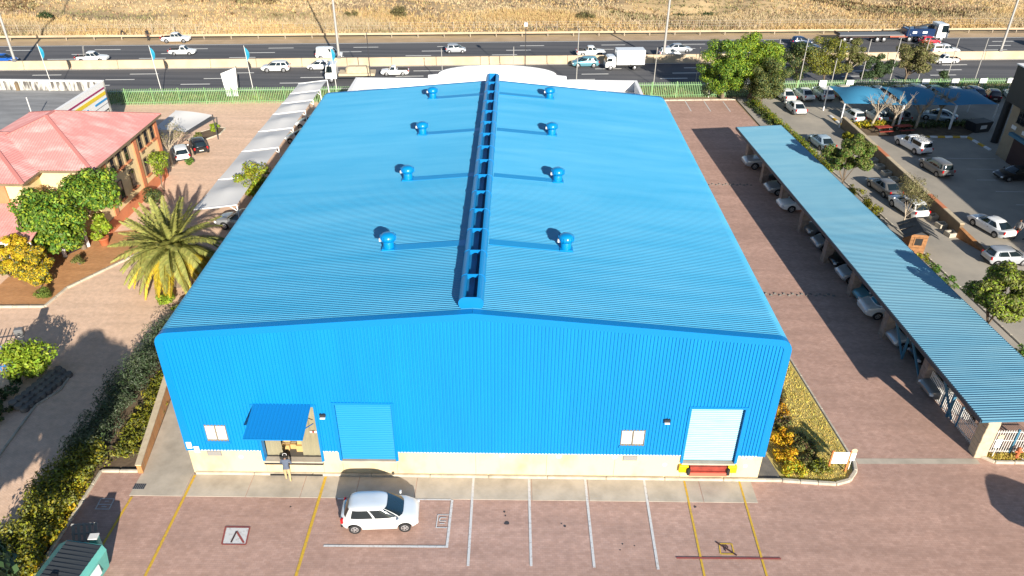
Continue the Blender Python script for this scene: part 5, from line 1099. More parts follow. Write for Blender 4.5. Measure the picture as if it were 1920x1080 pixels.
def sash(y, z, w=.62, h=1.35):
    o = MB().box(-30.60, -30.54, y-w/2, y+w/2, z-h/2, z+h/2).build('window', 'glass', pb)
    MB().box(-30.56, -30.50, y-w/2-.04, y-w/2, z-h/2, z+h/2).box(-30.56, -30.50, y+w/2, y+w/2+.04, z-h/2, z+h/2).box(-30.56, -30.50, y-w/2, y+w/2, z+h/2, z+h/2+.07).box(-30.56, -30.52, y-w/2, y+w/2, z-.02, z+.02).build('frame', 'wall_brown', o)
    MB().box(-30.58, -30.40, y-w/2-.14, y+w/2+.14, z-h/2-.12, z-h/2).build('sill', 'wall_orange', o)
for y in (28.7, 29.95, 31.2, 33.85, 35.1, 36.35): sash(y, 4.75)
for y in (29.0, 31.25, 33.9, 35.6): sash(y, 2.45, .62, 1.5)
for y in (30.2, 31.5, 34.0): MB().box(-30.6, -30.52, y-.25, y+.25, 3.62, 3.95).build('air_grille', 'wall_brown', pb)
# lean-to porch
po = MB(); cols = np.arange(-38.5, -32.4, .11)
for i, (a, b) in enumerate(zip(cols[:-1], cols[1:])): po.quad((a, 19.0, 2.9+.03*(i % 2)), (b, 19.0, 2.9+.03*((i+1) % 2)), (b, 23.2, 4.0+.03*((i+1) % 2)), (a, 23.2, 4.0+.03*(i % 2)))
pr_ = po.build('porch_roof', 'pink_roof', pb); MB().bar((-38.5, 18.98, 2.85), (-32.4, 18.98, 2.85), .06, .16).build('gutter', 'sign_white', pr_)
for x in (-37.4, -35.9, -34.3, -32.7): MB().box(x-.12, x+.12, 19.1, 19.34, 0, 2.86).build('porch_post', 'sign_white', pr_)
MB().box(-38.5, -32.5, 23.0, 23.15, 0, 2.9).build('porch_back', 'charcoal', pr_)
# gatehouse with barred gate
gt = thing('gate', 'barred steel gate under a small grey lean-to roof beside the potted plant', 'gate', (-31.9, 22.9, 0), 1.05)
MB().box(-.95, .95, -.05, .05, 2.25, 2.4).build('lintel', 'sign_white', gt); 
for x in (-.95, .95): MB().box(x-.1, x+.1, -.1, .1, 0, 2.25).build('post', 'sign_white', gt)
for i in range(13): MB().bar((-.8+i*.133, 0, .1), (-.8+i*.133, 0, 2.2), .03).build('bar', 'charcoal', gt)
for z in (.15, 1.1, 2.1): MB().bar((-.85, 0, z), (.85, 0, z), .05).build('rail', 'charcoal', gt)
MB().add([(-1.1, -.3, 2.42), (1.1, -.3, 2.42), (1.1, 1.7, 2.85), (-1.1, 1.7, 2.85)], [(0, 1, 2, 3)]).add([(-1.1, -.3, 2.38), (1.1, -.3, 2.38), (1.1, 1.7, 2.81), (-1.1, 1.7, 2.81)], [(0, 3, 2, 1)]).build('roof', 'iceroof' if 'iceroof' in M else 'pale_steel', gt)
sheet('porch_paving', [(-35, 15.3), (-30.4, 15.3), (-30.1, 17.7), (-26.4, 24.2), (-27.5, 27), (-35, 25)], 0.02, 'orange_brick')
# ------------------------------------------------------------------ flat-roofed shop with striped sign wall
fb = thing('flat_building', 'grey flat-roofed building with stained white parapet and striped sign wall', 'building')
Fx1, Fy1, Fz = -40.2, 48.2, 4.6
MB().box(-75, Fx1-.4, 38.5, Fy1-.01, 0, Fz-.02).build('wall', 'office_white', fb); MB().quad((-75, 36, Fz), (Fx1-.3, 36, Fz), (Fx1-.3, Fy1, Fz), (-75, Fy1, Fz)).build('roof', 'flat_roof', fb)
MB().box(-75, Fx1, Fy1, Fy1+.25, 0, Fz+.95).build('parapet', 'parapet_dirty', fb); MB().box(-75, Fx1, Fy1-.06, Fy1+.31, Fz+.95, Fz+1.05).build('coping', 'office_white', fb)
for i in range(9): MB().box(-46-i*3.2, -45.7-i*3.2, Fy1-.2, Fy1-.002, Fz, Fz+.8).build('pier', 'wall_brown' if i % 2 else 'parapet_dirty', fb)
sw = MB().box(Fx1-.3, Fx1, 36.0, Fy1-.07, Fz-1.7, Fz+1.0).build('sign_wall', 'office_white', fb)
for m_, z0, z1, ya in (('stripe_magenta', Fz+.30, Fz+.46, 36.5), ('stripe_yellow', Fz-.30, Fz+.06, 36.5), ('stripe_cyan', Fz-.82, Fz-.62, 36.5)):
    MB().box(Fx1, Fx1+.03, ya, Fy1-.1 if m_ != 'stripe_cyan' else 44.2, z0, z1).build('stripe', m_, sw)
MB().box(Fx1, Fx1+.03, 45.6, Fy1-.1, Fz-.82, Fz-.62).build('stripe', 'stripe_cyan', sw); MB().box(Fx1+.002, Fx1+.02, 43, Fy1-.1, Fz-1.2, Fz-1.14).build('stripe', 'text_grey', sw)
MB().box(Fx1-.8, Fx1-.31, 36, Fy1-.3, 0, Fz-1.72).build('shopfront', 'office_white', fb)
fp = thing('pole', 'slim pale pole rising from the grey flat roof', 'pole', (-42.2, 38.6, Fz)); MB().tube([(0, 0, 0), (0, 0, 2.4)], .05, 7).build('shaft', 'pale_steel', fp)

# ------------------------------------------------------------------ ramp wall, bin, pallet, planter, left odds and ends
rw_ = thing('ramp_wall', 'low orange brick wall sloping along the concrete ramp', 'wall')
MB().add([(-17.35, -.1, 0), (-17.1, -.1, 0), (-17.1, -.1, .55), (-17.35, -.1, .55), (-18.5, 6.9, 0), (-18.2, 6.9, 0), (-18.2, 6.9, 1.0), (-18.5, 6.9, 1.0)], [(0, 1, 2, 3), (7, 6, 5, 4), (0, 4, 5, 1), (1, 5, 6, 2), (3, 2, 6, 7), (0, 3, 7, 4)]).build('brickwork', 'orange_brick', rw_)
MB().add([(-17.38, -.12, .551), (-17.07, -.12, .551), (-18.17, 6.9, 1.001), (-18.53, 6.9, 1.001), (-17.38, -.12, .61), (-17.07, -.12, .61), (-18.17, 6.9, 1.06), (-18.53, 6.9, 1.06)], [(4, 5, 6, 7), (0, 1, 5, 4), (1, 2, 6, 5), (3, 0, 4, 7), (2, 3, 7, 6)]).build('coping', 'stone_cream', rw_)
sheet('ramp', [(-17.1, -.12), (-14.5, -.12), (-14.5, 9), (-18.4, 9)], 0.012, 'concrete')
# big teal refuse bin with sloping ribbed black lid
bn = thing('refuse_bin', 'large teal steel refuse bin with ribbed black lid at the hedge', 'bin', (-17.2, -6.6, 0), -0.12)
MB().prism_xz([(-.95, .15), (.95, .15), (1.12, 1.25), (-1.12, 1.25)], -1.15, .85).build('body', 'teal_bin', bn)
MB().prism_xz([(-1.12, 1.251), (1.12, 1.251), (.98, 1.55), (-.62, 1.60)], -1.17, .87).build('shoulder', 'teal_bin', bn)
ld = MB(); n = 9
for i in range(n):
    y0 = -1.1+i*.215
    ld.add([(-.6, y0, 1.605), (1.0, y0, 1.555), (1.0, y0+.16, 1.575), (-.6, y0+.16, 1.645), (-.6, y0+.215, 1.605), (1.0, y0+.215, 1.555)], [(0, 1, 2, 3), (3, 2, 5, 4)])
lid = ld.build('lid', 'bin_lid', bn); MB().cbox((0, -.98, 1.62), (.28, .2, .1), 0, .02).build('lid_handle', 'black', lid)
MB().box(-1.125, -1.10, -1.1, .8, 1.0, 1.1).build('side_rail', 'teal_bin_dark', bn)
for x in (-.7, 0, .7): MB().box(x-.05, x+.05, -1.2, -1.151, .2, 1.2).build('rib', 'teal_bin_dark', bn)
MB().box(1.06, 1.125, -.5, .2, .55, 1.1).build('pale_label', 'sign_white', bn); MB().box(.3, .9, .851, .87, 1.3, 1.5).build('end_plate', 'teal_bin', bn)
for sx in (-.8, .8):
    for sy in (-.95, .65): MB().tube([(sx, sy-.05, .09), (sx, sy+.05, .09)], .09, 10).build('castor', 'tyre', bn)
cr = tag(MB().cbox((-16.75, -5.35, 0), (.36, .3, 1.45), 0.1, .04).build('plastic_tub', 'teal_bin'), 'pale green plastic tub standing behind the refuse bin', 'tub'); MB().cbox((-16.75, -5.35, 1.452), (.40, .34, .05), 0.1, .01).build('rim', 'pale_steel', cr)
pt = thing('pallet', 'grey slatted pallet leaning behind the refuse bin', 'pallet', (-17.85, -4.65, 0), .1)
for i in range(5): MB().bar((-.5+i*.25, 0, .08), (-.5+i*.25, .5, .95), .14, .03, (0, -1, .5)).build('slat', 'grey_wood', pt)
for q in (.15, .5, .9): MB().bar((-.6, .04+.5*q*.96, .03+.95*q*.98), (.6, .04+.5*q*.96, .03+.95*q*.98), .05, .08).build('bearer', 'grey_wood', pt)
# blue palisade, pedestal, stone planter
bf = thing('blue_fence', 'short bright blue palisade fence at the left edge', 'fence'); pm = MB().box(-.035, .035, -.01, .01, 0, 1.9).mesh('pale', 'fence_blue')
for i in range(14): t = i/13; link('pale', pm, bf, (-31.2+3.1*t, 7.4+.9*t, 0), (.02, 0, .3))
for z in (.4, 1.5): MB().bar((-31.2, 7.43, z), (-28.1, 8.33, z), .05).build('rail', 'fence_blue', bf)
pd = thing('intercom_post', 'pale post with a dark intercom box by the lime green bush', 'post', (-28.3, 9.6, 0)); MB().bar((0, 0, 0), (0, 0, 1.7), .2).build('post', 'pale_steel', pd); MB().cbox((0, 0, 1.7), (.5, .4, .42), .3, .04).build('box', 'grey_metal', pd)
pw = thing('block_planter', 'curved planter edging of round concrete blocks beside the drive', 'planter')
blm = MB().lathe([(.24, 0), (.26, .12), (.22, .26), (.15, .27)], 10).mesh('block', 'concrete_dark', 40)
for r in range(3):
    for i in range(9):
        a = i/8; x = -25.75+.85*a + (-.35*r) ; y = 4.6+3.1*a + .12*r; link('block', blm, pw, (x+random.uniform(-.05, .05), y, .10*r), (0, 0, random.random()))
pot = thing('flower_pot', 'orange clay pot with a leafy green plant by the gate', 'pot', (-30.3, 24.1, 0)); MB().lathe([(.26, 0), (.40, .55), (.44, .58), (.44, .66), (.36, .66), (.34, .6)], 16).build('pot', 'terracotta', pot, 50)
gb = thing('satellite_dish', 'grey dish lying under the palm beside the warehouse', 'dish', (-20.9, 15.9, 0.1), .6); MB().lathe([(.02, 0), (.25, .05), (.42, .16), (.44, .18)], 16).build('dish', 'grey_metal', gb, 50); MB().bar((0, 0, .05), (.25, 0, .5), .04).build('arm', 'sign_white', gb)

# ------------------------------------------------------------------ neighbouring lot on the right
wl = thing('boundary_wall', 'brown plastered boundary wall with cream coping stepping down the lot', 'wall')
for i in range(9):
    y0, y1 = 52.6-i*2.85, 52.6-(i+1)*2.85; x0 = 37.75+.02*i; x1 = x0+.02
    MB().add([(x0, y0, 0), (x0+.3, y0, 0), (x1+.3, y1, 0), (x1, y1, 0), (x0, y0, 1.15), (x0+.3, y0, 1.15), (x1+.3, y1, 1.15), (x1, y1, 1.15)], [(4, 5, 6, 7), (0, 4, 7, 3), (1, 2, 6, 5), (0, 1, 5, 4), (3, 7, 6, 2)]).build('wall_panel', 'wall_brown', wl)
    MB().add([(x0-.04, y0, 1.152), (x0+.34, y0, 1.152), (x1+.34, y1+.02, 1.152), (x1-.04, y1+.02, 1.152), (x0-.04, y0, 1.23), (x0+.34, y0, 1.23), (x1+.34, y1+.02, 1.23), (x1-.04, y1+.02, 1.23)], [(4, 5, 6, 7), (0, 4, 7, 3), (1, 2, 6, 5), (0, 1, 5, 4), (3, 7, 6, 2)]).build('coping', 'wall_orange' if i % 4 == 3 else 'stone_cream', wl)
MB().add([(37.9, 26.9, 0), (38.2, 26.9, 0), (39.1, 24.6, 0), (38.7, 24.6, 0), (37.9, 26.9, .9), (38.2, 26.9, .9), (39.1, 24.6, .15), (38.7, 24.6, .15)], [(4, 5, 6, 7), (0, 4, 7, 3), (1, 2, 6, 5), (3, 7, 6, 2)]).build('wall_end', 'wood_orange', wl)
pk = bpy.data.objects.new('kerb', None); COL.objects.link(pk); tag(pk, kind='structure')
kerb('kerb', [(43.0, 49.7), (50.4, 49.9), (50.9, 46.2)], .3, .16, parent=pk, piece=.85, mats_alt=('sign_white', 'line_yellow'))
kerb('kerb', [(37.9, 56.3), (38.1, 52.8)], .3, .16, parent=pk, piece=.85, mats_alt=('sign_white', 'line_yellow'))
for i in range(13):
    y = 45.8-i*1.55; x = 37.35+.02*i
    p = thing('planter_block', 'hollow grey concrete planter block at the brown wall foot, '+('first','second','third','fourth','fifth','sixth','seventh','eighth','ninth','tenth','eleventh','twelfth','thirteenth')[i]+' counting from the far end', 'planter', (x, y, 0), .25, 'planter blocks along the brown wall')
    for (a, b, c, d) in ((-.42, .42, -.34, -.22), (-.42, .42, .22, .34), (-.42, -.30, -.22, .22), (.30, .42, -.22, .22)): MB().box(a, b, c, d, 0, .36).build('side', 'concrete_kerb', p)
sheet('garden_strip', [(38.2, 50.2), (43, 50.0), (50.4, 50.2), (53.6, 53), (53.6, 54.3), (38.3, 53.6)], 0.03, 'garden_soil')
for i, (x, y) in enumerate(((41.6, 50.9), (44.0, 51.3))):
    p = thing('picnic_table', ('reddish picnic table with benches, the one nearer the wall', 'reddish picnic table with benches, the one farther from the wall')[i], 'picnic table', (x, y, .03), .2, 'picnic tables in the garden strip')
    MB().box(-.85, .85, -.35, .35, .70, .75).build('table_top', 'red_steel', p)
    for sg in (-1, 1): MB().box(-.85, .85, sg*.7-.12, sg*.7+.12, .42, .46).build('bench', 'red_steel', p); MB().bar((sg*.6, -.7, .42), (sg*.6, .7, .42), .07).bar((sg*.6, -.55, 0), (sg*.6, -.2, .7), .07).bar((sg*.6, .55, 0), (sg*.6, .2, .7), .07).build('frame', 'charcoal', p)
# blue shade sails with curved edges
def sail(label, pts, m_, sag, mid):
    s = thing('shade_sail', label, 'shade sail'); n = 12; vs = []
    a, b, c, d = [Vector(q) for q in pts]
    for j in range(n+1):
        for i in range(n+1):
            u, w = i/n, j/n; p = a.lerp(b, u).lerp(d.lerp(c, u), w); cc = (a+b+c+d)/4
            e = .10*(math.sin(PI*u)*abs(2*w-1)+math.sin(PI*w)*abs(2*u-1)); p = p.lerp(Vector((cc.x, cc.y, p.z)), e*.8); p.z += mid*math.sin(PI*u)*math.sin(PI*w); vs.append(p)
    MB().add(vs, [(j*(n+1)+q, j*(n+1)+q+1, (j+1)*(n+1)+q+1, (j+1)*(n+1)+q) for j in range(n) for q in range(n)]).build('fabric', m_, s, smooth=60)
    for q in pts: MB().tube([(q[0], q[1], q[2]), (q[0], q[1], 0)], .08, 8).build('post', 'sign_white', s)
sail('blue shade sail over parked cars, sunlit at its left end', [(37.6, 52.6, 2.7), (43.8, 52.2, 2.7), (43.6, 58.3, 2.7), (37.8, 58.3, 2.9)], 'shade_blue', .3, .9)
sail('dark blue shade sail in the building shade, middle one', [(43.9, 52.2, 2.7), (49.6, 52.4, 2.7), (49.4, 58.3, 2.7), (43.8, 58.3, 2.9)], 'shade_blue', .3, .9)
sail('dark blue shade sail at the right end by the garden', [(49.7, 52.4, 2.7), (54.6, 53.2, 2.6), (54.6, 58.3, 2.7), (49.6, 58.3, 2.9)], 'shade_blue', .3, .5)
# wooden guard hut with tar-paper roof
gh = thing('guard_hut', 'small orange wooden hut with ragged black roof behind the carport', 'hut', (33.3, 24.6, 0), -.15)
for a in range(6): MB().box(-.62, .62, -.62+0, -.60, .02+a*.29, .29+a*.29).build('plank', 'wood_orange', gh)
MB().box(-.6, -.56, -.6, .9, 0, 1.75).box(.56, .6, -.6, .9, 0, 1.75).box(-.6, .6, .88, .9, 0, 1.75).build('wall', 'wood_orange', gh); MB().box(-.28, .28, -.64, -.622, .8, 1.4).build('window', 'black', gh)
MB().box(-.36, -.28, -.66, -.622, .74, 1.46).box(.28, .36, -.66, -.622, .74, 1.46).box(-.28, .28, -.66, -.622, 1.4, 1.46).box(-.28, .28, -.66, -.622, .74, .8).build('window_frame', 'wood_orange', gh)
rfm = MB()
for sg in (-1, 1):
    for i in range(6):
        y0 = -.95+i*.36; j1 = random.uniform(-.05, .06); rfm.add([(0, y0, 2.25+.02*i % .03), (sg*(1.0+j1), y0, 1.62+.03*(i % 2)), (sg*(1.0+j1*.5), y0+.40, 1.60+.03*(i % 2)), (0, y0+.40, 2.24)], [(0, 1, 2, 3)])
rfm.add([(-.6, -.61, 1.75), (.6, -.61, 1.75), (0, -.61, 2.2)], [(0, 1, 2)]).add([(-.6, .89, 1.75), (.6, .89, 1.75), (0, .89, 2.2)], [(0, 1, 2)])
rfm.build('roof', 'tar_paper', gh).scale = (1.25, 1.15, 1.0)
# building on the right edge and its sign pylon
rb = thing('beige_building', 'beige building with charcoal fascia and maroon garage door at the right edge', 'building')
MB().box(50.9, 75, 2, 45.2, 0, 5.5).build('wall', 'wall_beige', rb); MB().box(50.2, 76, 1.5, 45.6, 5.5, 9.0).build('fascia', 'charcoal', rb); MB().box(50.1, 76, 1.4, 45.7, 9.0, 9.1).build('roof', 'office_white', rb)
MB().box(50.82, 50.9, 38.2, 43.2, 0, 2.6).build('garage_door', 'maroon', rb); MB().box(50.5, 50.9, 37.6, 43.8, 2.6, 2.9).build('door_canopy', 'iceroof' if 'iceroof' in M else 'steel_blue', rb)
for y in (43.2, 39.6): w_ = MB().box(50.84, 50.9, y-.6, y+.6, 3.9, 5.1).build('window', 'glass', rb); MB().box(50.8, 50.86, y-.66, y+.66, 3.84, 3.9).box(50.8, 50.86, y-.66, y+.66, 5.1, 5.16).box(50.8, 50.86, y-.03, y+.03, 3.9, 5.1).box(50.8, 50.86, y-.6, y+.6, 4.45, 4.52).build('frame', 'charcoal', w_)
for y, z in ((43.9, 3.15), (42.1, 3.15)): MB().box(50.84, 50.9, y-.35, y+.35, z, z+.35).build('name_plate', 'sign_white', rb)
sp_ = thing('sign_pylon', 'dark round pylon carrying a tilted white sign at the right edge', 'sign', (52.6, 48.6, 0)); MB().tube([(0, 0, 0), (0, 0, 6.6)], .38, 14).build('column', 'charcoal', sp_, 60)
pn = MB().box(-.3, 3.6, -.2, .2, 6.3, 8.2).build('panel', 'sign_white', sp_); pn.rotation_euler = (0, 0, -.35)
MB().box(.2, 3.4, -.215, -.2, 6.75, 6.83).box(.2, 3.4, -.215, -.2, 7.95, 8.03).box(.2, .28, -.215, -.2, 6.83, 7.95).box(3.32, 3.4, -.215, -.2, 6.83, 7.95).build('border', 'text_blue', pn)
for k, (a, b, z) in enumerate(((.7, 2.6, 7.5), (.45, 3.0, 7.05))):
    for q in range(6): x0 = a+(b-a)*q/6; MB().box(x0, x0+(b-a)/6*.7, -.214, -.2, z, z+.32).build('letter_block', 'text_blue', pn)
bb = thing('skip', 'dark skip with white plate beside the garden strip', 'skip', (52.6, 52.2, 0), .3); MB().prism_xz([(-.9, 0), (.9, 0), (1.2, 1.1), (-1.2, 1.1)], -.7, .7).build('body', 'charcoal', bb); MB().box(-.4, .4, -.73, -.705, .4, .8).build('plate', 'sign_white', bb)
# umbrella shape added outside the frame to cast the shadow on the forecourt
um = thing('shadow_caster', 'unseen umbrella shape added to cast a shadow on the forecourt', 'shadow_caster', (29.6, -7.9, 0)); MB().tube([(0, 0, 0), (0, 0, 3.2)], .05, 8).build('pole', 'pale_steel', um)
MB().lathe([(1.7, 2.5), (1.2, 2.8), (.5, 3.15), (.03, 3.3)], 10).build('canopy', 'shade_blue', um, 30)
# ------------------------------------------------------------------ vegetation
def leaves(n, centers, radii, size, aspect=.5, up=.35, jitter=.4, shell=.55, hang=0.0):
    """n leaf-shaped quads spread through clumps; each leaf a loose diamond facing roughly outwards"""
    c = np.asarray(centers, float); r = np.asarray(radii, float)
    if r.ndim == 1: r = np.stack([r, r, r*.8], 1)
    wgt = (r[:, 0]*r[:, 1]+r[:, 0]*r[:, 2])**1.0; wgt = wgt/wgt.sum(); k = rng.choice(len(c), n, p=wgt)
    d = rng.normal(size=(n, 3)); d /= np.linalg.norm(d, axis=1)[:, None]; rad = shell+(1-shell)*rng.random(n)**.6; rad = np.where(rng.random(n) < .18, rng.random(n)**.5, rad)
    p = c[k]+d*r[k]*rad[:, None]
    nrm = d+rng.normal(size=(n, 3))*jitter; nrm[:, 2] += up; nrm /= np.linalg.norm(nrm, axis=1)[:, None]
    t = rng.normal(size=(n, 3)); t[:, 2] -= hang; t -= (t*nrm).sum(1)[:, None]*nrm; t /= np.linalg.norm(t, axis=1)[:, None]; b = np.cross(nrm, t)
    s = size*(.65+.7*rng.random(n))[:, None]; w = s*aspect
    bend = nrm*s*.12
    v = np.stack([p-t*s*.5-bend, p+b*w*.5, p+t*s*.5-bend, p-b*w*.5], 1).reshape(-1, 3)
    f = np.arange(n*4).reshape(n, 4)
    return v, f
def clumps(cx, cy, cz, rx, ry, rz, n, cr, zmin=None, flat=.75):
    out = []; R = []
    while len(out) < n:
        d = rng.normal(size=3); d /= np.linalg.norm(d); q = rng.random()**.35
        p = np.array([cx, cy, cz])+d*np.array([rx, ry, rz])*q*.86
        if zmin is not None and p[2] < zmin: continue
        out.append(p); a = cr*(.7+.6*rng.random()); R.append((a, a, a*flat))
    return np.array(out), np.array(R)
def branches(base, tips, r0, mat_, parent, name='trunk', fork=.42, limbs=6):
    """tapered trunk that forks into limbs reaching the clumps"""
    base = Vector(base); tips = [Vector(t) for t in tips]; mid = sum(tips, Vector())/len(tips); f = base.lerp(mid, fork); f.x = base.x+(f.x-base.x)*.6; f.y = base.y+(f.y-base.y)*.6
    mb = MB(); q = base.lerp(f, .5)+Vector((random.uniform(-.08, .08), random.uniform(-.08, .08), 0)); mb.tube([base-Vector((0, 0, .1)), base+Vector((0, 0, .15)), q, f], [r0*1.25, r0, r0*.85, r0*.7], 8)
    o = mb.build(name, mat_, parent, 60)
    for t in random.sample(tips, min(limbs, len(tips))):
        m_ = f.lerp(t, .5)+Vector((random.uniform(-.2, .2), random.uniform(-.2, .2), .1)); MB().tube([f-Vector((0, 0, .1)), m_, t], [r0*.5, r0*.3, r0*.1], 6).build('limb', mat_, o, 60)
    return o
def tree(label, base, crown, rr, n, leafn, size, leaf, cr=.8, trunk=.14, bark='bark', name='tree', cat='tree', group=None, zmin=.6, aspect=.5, up=.35, nclump=26, fork=.42, leaf2=None, lobes=None, limbs=6):
    t = thing(name, label, cat, base, 0, group); b = Vector(base)
    if lobes is None: lobes = [(crown, rr, 1.0)]
    C_, R_ = [], []
    for cc, r3, wgt in lobes:
        c, r = clumps(*(Vector(cc)-b), *r3, int(nclump*wgt), cr, zmin); C_.append(c); R_.append(r)
    C_ = np.concatenate(C_); R_ = np.concatenate(R_)
    if trunk: branches((0, 0, 0), [tuple(c) for c in C_], trunk, bark, t, fork=fork, limbs=limbs)
    v, f = leaves(leafn, C_, R_, size, aspect, up)
    if leaf2: me = np_mesh('crown', v, f, [leaf, leaf2], midx=(rng.random(len(f)) < .35).astype(int))
    else: me = np_mesh('crown', v, f, leaf)
    link('crown', me, t); return t
def shrub(label, x, y, rx, ry, h, n, size, leaf, group=None, name='shrub', cat='shrub', leaf2=None, z=0.0, cr=None, up=.4, aspect=.5, stems=True):
    t = thing(name, label, cat, (x, y, z), 0, group); c, r = clumps(0, 0, h*.52, rx, ry, h*.5, max(6, int(14*rx*ry+6)), cr or min(rx, ry, h*.5)*.5, .08)
    v, f = leaves(n, c, r, size, aspect, up, .5)
    me = np_mesh('foliage', v, f, [leaf, leaf2], midx=(rng.random(len(f)) < .4).astype(int)) if leaf2 else np_mesh('foliage', v, f, leaf)
    link('foliage', me, t)
    if stems:
        for k in range(4): a = rng.random()*6.28; MB().tube([(0, 0, -.05), (rx*.5*math.cos(a), ry*.5*math.sin(a), h*.6)], [.035, .012], 5).build('stem', 'bark', t)
    return t
# --- date palm: arching fronds with leaflets
def frond_mesh(L_, droop, leaf, seed, width=.55):
    r = np.random.default_rng(seed); n = 38; v = []; f = []; ribs = []
    for i in range(n+1):
        t = i/n; ribs.append((L_*(t-.10*droop*t*t), 0, L_*(.30*t-droop*.62*t*t)))
    for i in range(2, n):
        p = np.array(ribs[i]); d = np.array(ribs[i+1])-np.array(ribs[i-1]); d /= np.linalg.norm(d); t = i/n; ll = width*(math.sin(PI*min(1, .12+.88*t))**.6)*(1.15-.35*t)
        for sg in (-1, 1):
            for q in (0, .5):
                pp = p + d*L_/n*q; di = d*.55+np.array([0, sg*.80, .10-.34*droop+r.normal()*.12]); di /= np.linalg.norm(di); w = np.cross(di, [0, 0, 1]); w /= np.linalg.norm(w)+1e-9; w = w*.042+np.array([0, 0, .02])
                k = len(v); e = pp+di*ll*(.85+.3*r.random()); m_ = pp+di*ll*.5+np.array([0, 0, .02]); e = e-np.array([0, 0, .05*droop+.03])
                v += [pp-w*.6, m_-w, e, m_+w]; f.append((k, k+1, k+2, k+3))
    k = len(v)
    for i in range(n+1):
        p = np.array(ribs[i]); w = .05*(1-.85*i/n); v += [p+np.array([0, -w, 0]), p+np.array([0, w, .01])]
    for i in range(n): f.append((k+2*i, k+2*i+1, k+2*i+3, k+2*i+2))
    return np_mesh('frond', np.array(v), np.array(f), leaf)
FR_G = [frond_mesh(4.0, d, 'leaf_palm', i) for i, d in enumerate((.15, .45, .75, 1.0))]; FR_D = [frond_mesh(3.9, d, 'leaf_palm_dry', 9+i) for i, d in enumerate((1.05, 1.35))]
pa = thing('palm_tree', 'big date palm with arching fronds yellowing below, beside the warehouse', 'palm tree', (-22.3, 18.4, 0))
MB().tube([(0, 0, -.1), (0, 0, .8), (.05, 0, 2.0), (.08, 0, 3.0)], [.62, .52, .46, .55], 14).build('trunk', 'bark', pa, 60); MB().lathe([(.5, 2.6), (.62, 2.9), (.45, 3.3), (.1, 3.55)], 12).build('crown_boss', 'leaf_brown', pa, 60)
for i in range(96):
    a = i*2.39996; t = i/96
    if t < .70: me = FR_G[min(3, int(t/.70*4))]; pitch = -1.05+1.30*(t/.70)**.75; nm = 'frond'
    else: me = FR_D[i % 2]; pitch = .18+.25*random.random(); nm = 'dry_frond'
    link(nm, me, pa, (.08+.18*math.cos(a), .18*math.sin(a), 3.35-.55*t), (random.uniform(-.25, .25), pitch, a), (1, 1, 1) if t > .3 else (.82, .82, .82))
# --- left garden
tree('large bright green broad-leaved tree in front of the peach building', (-31.6, 23.4, 0), None, None, 0, 22000, .25, 'leaf_green', cr=.8, trunk=.22, nclump=64, aspect=.55, up=.6, leaf2='leaf_bright',
     lobes=[((-31.9, 21.3, 4.3), (2.3, 2.1, 1.8), .55), ((-29.6, 23.5, 4.8), (2.0, 2.1, 1.7), .45), ((-32.0, 21.1, 2.6), (2.0, 1.5, 1.2), .3)], zmin=1.2)
shrub('mustard yellow conifer bush at the left edge, tallest of the pair', -31.9, 17.7, 1.5, 1.2, 3.8, 8500, .18, 'leaf_yellow', leaf2='leaf_olive', cr=.42, up=.7); shrub('yellow-green conifer bush at the far left behind the mustard one', -34.8, 19.0, 1.6, 1.2, 3.4, 7000, .18, 'leaf_olive', leaf2='leaf_yellow', cr=.42, up=.7); shrub('mustard yellow conifer bush between the two others', -33.4, 18.6, 1.1, .9, 3.9, 4000, .19, 'leaf_yellow', cr=.4, up=.7)
shrub('grassy green clump at the kerb corner below the mustard bush', -30.9, 16.4, .8, .6, .8, 700, .35, 'grass_green', aspect=.12, up=.1)
shrub('small round green bush by the gate kerb', -30.7, 20.9, .45, .45, .9, 600, .13, 'leaf_olive'); 
o = shrub('leafy green plant growing in the clay pot', -30.3, 24.1, .75, .75, 2.0, 900, .3, 'leaf_bright', z=.55, name='potted_plant', cat='plant')
shrub('lime green round bush under the palm beside the warehouse', -21.9, 15.5, .95, .7, 1.0, 1500, .14, 'leaf_lime', leaf2='leaf_bright'); shrub('low green clump between the palm and the roof edge', -20.9, 14.6, .5, .5, .5, 400, .16, 'leaf_bright')
shrub('bright lime green bush at the left edge beside the blue fence', -27.2, 7.9, 1.7, 1.2, 2.3, 4500, .2, 'leaf_lime', leaf2='leaf_bright', up=.6); shrub('dark green low shrub below the lime bush', -27.6, 5.6, 1.1, 1.6, .9, 1500, .16, 'leaf_dark'); shrub('dark ground shrub between planter and left edge', -26.9, 3.6, .8, 1.4, .7, 900, .16, 'leaf_dark', leaf2='leaf_olive')
tree('yellow-green tree standing among the white shade sails', (-19.9, 30.6, 0), (-20.2, 30.9, 2.6), (1.45, 2.0, 1.35), 0, 3000, .22, 'leaf_hedge', cr=.6, nclump=26, leaf2='leaf_bright', trunk=.1)
tree('green shrub tree against the peach facade', (-29.7, 34.2, 0), (-29.5, 34.2, 2.7), (.8, 1.1, 1.2), 0, 1500, .2, 'leaf_bright', cr=.5, nclump=16, leaf2='leaf_olive', trunk=.07); shrub('dark green shrub at the foot of the peach facade', -29.4, 31.3, .9, 1.0, 1.6, 1300, .17, 'leaf_dark', leaf2='leaf_olive')
shrub('green shrub on the traffic island', -30.3, 49.3, .7, .6, .9, 700, .15, 'leaf_bright'); shrub('low olive shrub on the traffic island near its tip', -31.4, 47.5, .5, .5, .6, 400, .15, 'leaf_olive'); shrub('small green bush behind the white hatchback', -29.6, 40.2, .5, .5, .8, 500, .14, 'leaf_green')
